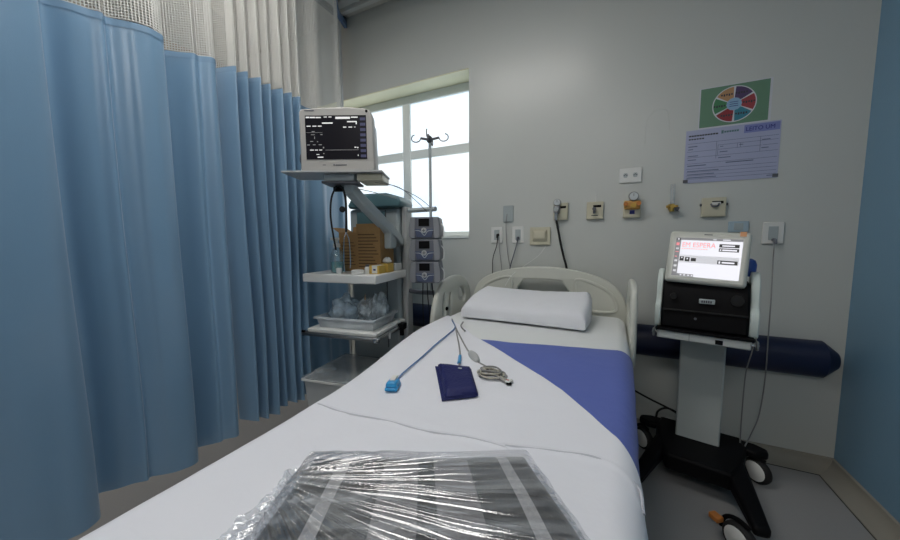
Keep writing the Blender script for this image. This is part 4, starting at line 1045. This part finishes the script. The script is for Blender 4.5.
# base: cross bar with legs
b = MB(); b.prism([(-.17,.21),(.20,.21),(.215,.10),(.19,-.08),(.15,-.19),(-.11,-.19),(-.15,-.06),(-.18,.10)], 'z', .09, .175); b.build('base_bar', m_black, ven, .014)
for s, q in ((-1, [(-.10,-.05),(-.17,.0),(-.235,-.40),(-.185,-.43)]), (1, [(.11,-.08),(.20,-.02),(.255,-.43),(.20,-.45)])):
    b = MB(); lo = [(x, y, .100) for x, y in q]; hi = [(x, y, .172-(.03 if y < -.3 else 0)) for x, y in q]
    b.hexa(lo, hi); b.build('base_leg', m_black, ven, .014)
    e0 = .0 if s > 0 else .03
    b = MB(); b.prism([(s*(.14-e0),.12),(s*(.25-e0),.09),(s*(.30-e0),.12),(s*(.30-e0),.165),(s*(.25-e0),.19),(s*(.14-e0),.20)], 'z', .132, .172); b.build('rear_foot', m_black, ven, .012)
b = MB(); b.lathe([(.009,0),(.007,.004)], (.235,-.40,.134), 10); b.build('badge_dot', m_lgrey, ven)
b = MB(); b.lathe([(.008,0),(.006,.004)], (-.03,-.05,.155), 10); b.build('badge_dot', m_lgrey, ven)
def wheel(x, y, rz, brake):
    w = MB().lathe([(.035,-.020),(.055,-.018),(.0620,-.010),(.0625,0),(.0620,.010),(.055,.018),(.035,.020)], (0,0,0), 26, 'x').build('caster', m_rub, ven, smooth=True)
    w.location = (x, y, .0632); w.rotation_euler = (0,0,rz)
    MB().lathe([(.044,-.022),(.048,-.019),(.048,.019),(.044,.022)], (0,0,0), 24, 'x').build('hub', m_white, w, smooth=True)
    pts = [(0, .0735*math.cos(R(a)), .0735*math.sin(R(a))) for a in range(-5, 120, 12)]
    b = MB(); b.tube(pts, .0085, 8, False); b.build('caster_hood', m_black, w, smooth=True)
    if brake: box('brake_pedal', m_orange, (-.045,-.012,.055,.095,.022,.045), w, .004)
wheel(.165,-.44,R(50),True); wheel(-.235,-.46,R(-30),True); wheel(.262,.125,R(50),False); wheel(-.24,.09,R(50),False)
# column
box('column', mat('column_enamel', (.46,.50,.49), .4), (-.085,.105,.03,.15,.165,.778), ven, .008)
# tray
box('tray', mat('tray_white', (.50,.53,.52), .35), (-.195,.19,-.19,.16,.745,.787), ven, .006)
box('tray_mark', m_black, (.055,.085,-.193,-.189,.752,.772), ven)
b = MB(); b.box(-.052,-.050,-.1915,-.1895,.747,.783); b.build('tray_gap', m_dgrey, ven)
box('tray_black_lip', m_black, (-.20,.20,-.20,.15,.786,.797), ven, .002)  # thin black lip along the top of the tray
for s in (-1,1):
    b = MB(); b.tube([(s*.18,-.16,.765),(s*.215,-.16,.765),(s*.215,.10,.765),(s*.18,.10,.765)], .007, 8, False); b.build('side_rail', m_chrome, ven)
    b = MB(); b.box(s*.212-.006,s*.212+.006,-.175,-.155,.745,.785); b.build('rail_clamp', m_steel, ven, .004)
# body
b = MB(); b.prism([(-.17,.798),(.14,.798),(.14,1.03),(-.11,1.03),(-.15,.96)], 'x', -.183, .179); body = b.build('body', m_black, ven, .01)
b = MB(); b.box(-.175,.175,-.176,-.168,.885,.893); b.build('front_ridge', m_rub, ven, .003)
for r_, x in ((.026,.13),(.016,-.13)): MB().lathe([(r_,0),(r_-.002,-.016)], (x,-.158,.955), 18, 'y').build('port', m_rub, ven, smooth=True)
o = box('name_plate', m_lgrey, (-.02,.045,-.172,-.160,.930,.952), ven, .003)
b = MB(); [b.box(-.010+i*.009,-.004+i*.009,-.1735,-.172,.936,.946) for i in range(5)]; b.build('plate_print', m_ink, o)
b = MB(); b.lathe([(.006,0),(.005,-.003)], (-.03,-.171,.855), 10, 'y'); b.build('front_dot', m_mgrey, ven)
m_arm = mat('pale_green_plastic', (.62,.70,.67), .4)
for s in (-1,1):
    pts = [(-.155,.80),(-.10,.795),(-.05,.80),(.02,.90),(.02,1.03),(-.02,1.075),(-.075,1.07),(-.115,1.02),(-.125,.93),(-.165,.90)]
    b = MB(); b.prism(smooth_loop(pts, 3), 'x', .180, .215) if s > 0 else b.prism(smooth_loop(pts, 3), 'x', -.212, -.184); b.build('side_cover', m_arm, ven, .005)
b = MB(); b.lathe([(.02,-.045),(.031,-.03),(.033,.01),(.026,.03),(.012,.038)], (.172,-.01,1.10), 18, 'z'); b.build('blue_filter', mat('blue_filter', (.04,.10,.38), .4), ven, smooth=True)
# tilted screen
sm = Matrix.Translation((.002,-.10,1.155)) @ Matrix.Rotation(R(-16), 4, 'X') @ Matrix.Rotation(R(3.0), 4, 'Y') @ Matrix.Diagonal((.89,1,1,1))
def SB(name, m, rects, parent, y0, y1, bev=0):
    if len(rects) > 1:
        for r_ in rects: o = SB(name, m, [r_], parent, y0, y1, bev)
        return o
    b = MB(); [b.box(x0,x1,y0,y1,z0,z1) for x0,x1,z0,z1 in rects]; b.xf(sm); return b.build(name, m, parent, bev)
scr = SB('display_housing', m_offw, [(-.172,.172,-.128,.128)], ven, -.022, .022, .014)
SB('housing_back', m_grey, [(-.13,.13,-.10,.10)], scr, .022, .05, .01)
m_ws = mat('screen_lit_white', (.1,.1,.1), .3, emit=.60, ecol=(.92,.92,1))
face = SB('touch_screen', m_ws, [(-.142,.140,-.100,.092)], scr, -.0245, -.021)
m_sg = mat('screen_grey', (.2,.2,.2), .4, emit=.10, ecol=(.8,.8,.85)); m_sl = mat('screen_light_grey', (.4,.4,.4), .4, emit=.36, ecol=(.85,.85,.92)); m_sk = mat('screen_dark', (.01,.01,.01), .4, emit=.02, ecol=(.5,.5,.5)); m_sr = mat('screen_red', (.6,.2,.2), .4, emit=.45, ecol=(1,.30,.33))
SB('status_bar', m_sg, [(-.142,.140,.080,.092),(-.142,-.118,-.100,.080),(-.118,-.045,-.100,-.088)], scr, -.0252, -.0245)
SB('screen_band', m_sl, [(-.118,.132,-.032,.005)], scr, -.0252, -.0245)
SB('screen_button', m_sk, [(.048,.128,.050,.066),(.048,.128,.030,.046),(.048,.128,-.030,-.012),(-.114,-.096,-.024,-.003),(-.090,-.070,-.026,-.005),(-.064,-.042,-.024,-.008),(-.139,-.121,.078,.090)], scr, -.0258, -.0252)
SB('button_icon', m_ws, [(.060,.110,.055,.061),(.062,.120,.034,.041),(.052,.058,.034,.041),(.066,.116,-.025,-.018),(.053,.060,-.027,-.016),(-.108,-.102,-.012,-.006),(-.083,-.077,-.016,-.009),(-.135,-.126,.081,.087),(-.104,-.096,-.098,-.091),(-.088,-.080,-.098,-.091),(-.07,-.062,-.098,-.091),(-.054,-.048,-.098,-.091),(.02,.034,.084,.088),(.06,.09,.084,.088)], scr, -.0264, -.0258)
SB('alarm_icon', m_sr, [(-.138,-.124,.052,.066),(-.138,-.122,.018,.021),(-.138,-.128,-.006,-.002)], scr, -.0258, -.0252)
SB('menu_icon', m_sl, [(-.137,-.124,.032,.040),(-.137,-.124,-.03,-.02),(-.137,-.124,-.056,-.046),(-.137,-.124,-.08,-.07)], scr, -.0258, -.0252)
text('standby_text', 'EM ESPERA', .033, m_sr, sm @ Matrix.Translation((-.112,-.0256,.046)) @ XZ(), scr, .92)
SB('subtitle_mark', m_sr, [(-.112+i*.0105,-.104+i*.0105,.036,.0385) for i in range(11)], scr, -.0256, -.0250)
SB('orange_tab', mat('amber_lamp', (.75,.36,.16), .4), [(.125,.150,.106,.1285)], scr, -.0235, .0)
SB('brand_strip', m_dgrey, [(-.02,.015,.108,.112)], scr, -.0235, -.0215)

for o in list(ven.children):
    if o.name.split('.')[0] in ('tray','tray_mark','tray_gap','tray_black_lip','side_rail','rail_clamp','body','front_ridge','port','name_plate','front_dot','side_cover','blue_filter'):
        for v in o.data.vertices: v.co.x = v.co.x*.91+.004; v.co.z += .016
        for c in o.children:
            for v in c.data.vertices: v.co.x = v.co.x*.91+.004; v.co.z += .016
# ------------------------------------------------------------------ light
w = bpy.data.worlds.new('world'); scene.world = w; w.use_nodes = True
bg = w.node_tree.nodes['Background']; bg.inputs[0].default_value = (.75,.85,1,1); bg.inputs[1].default_value = .3
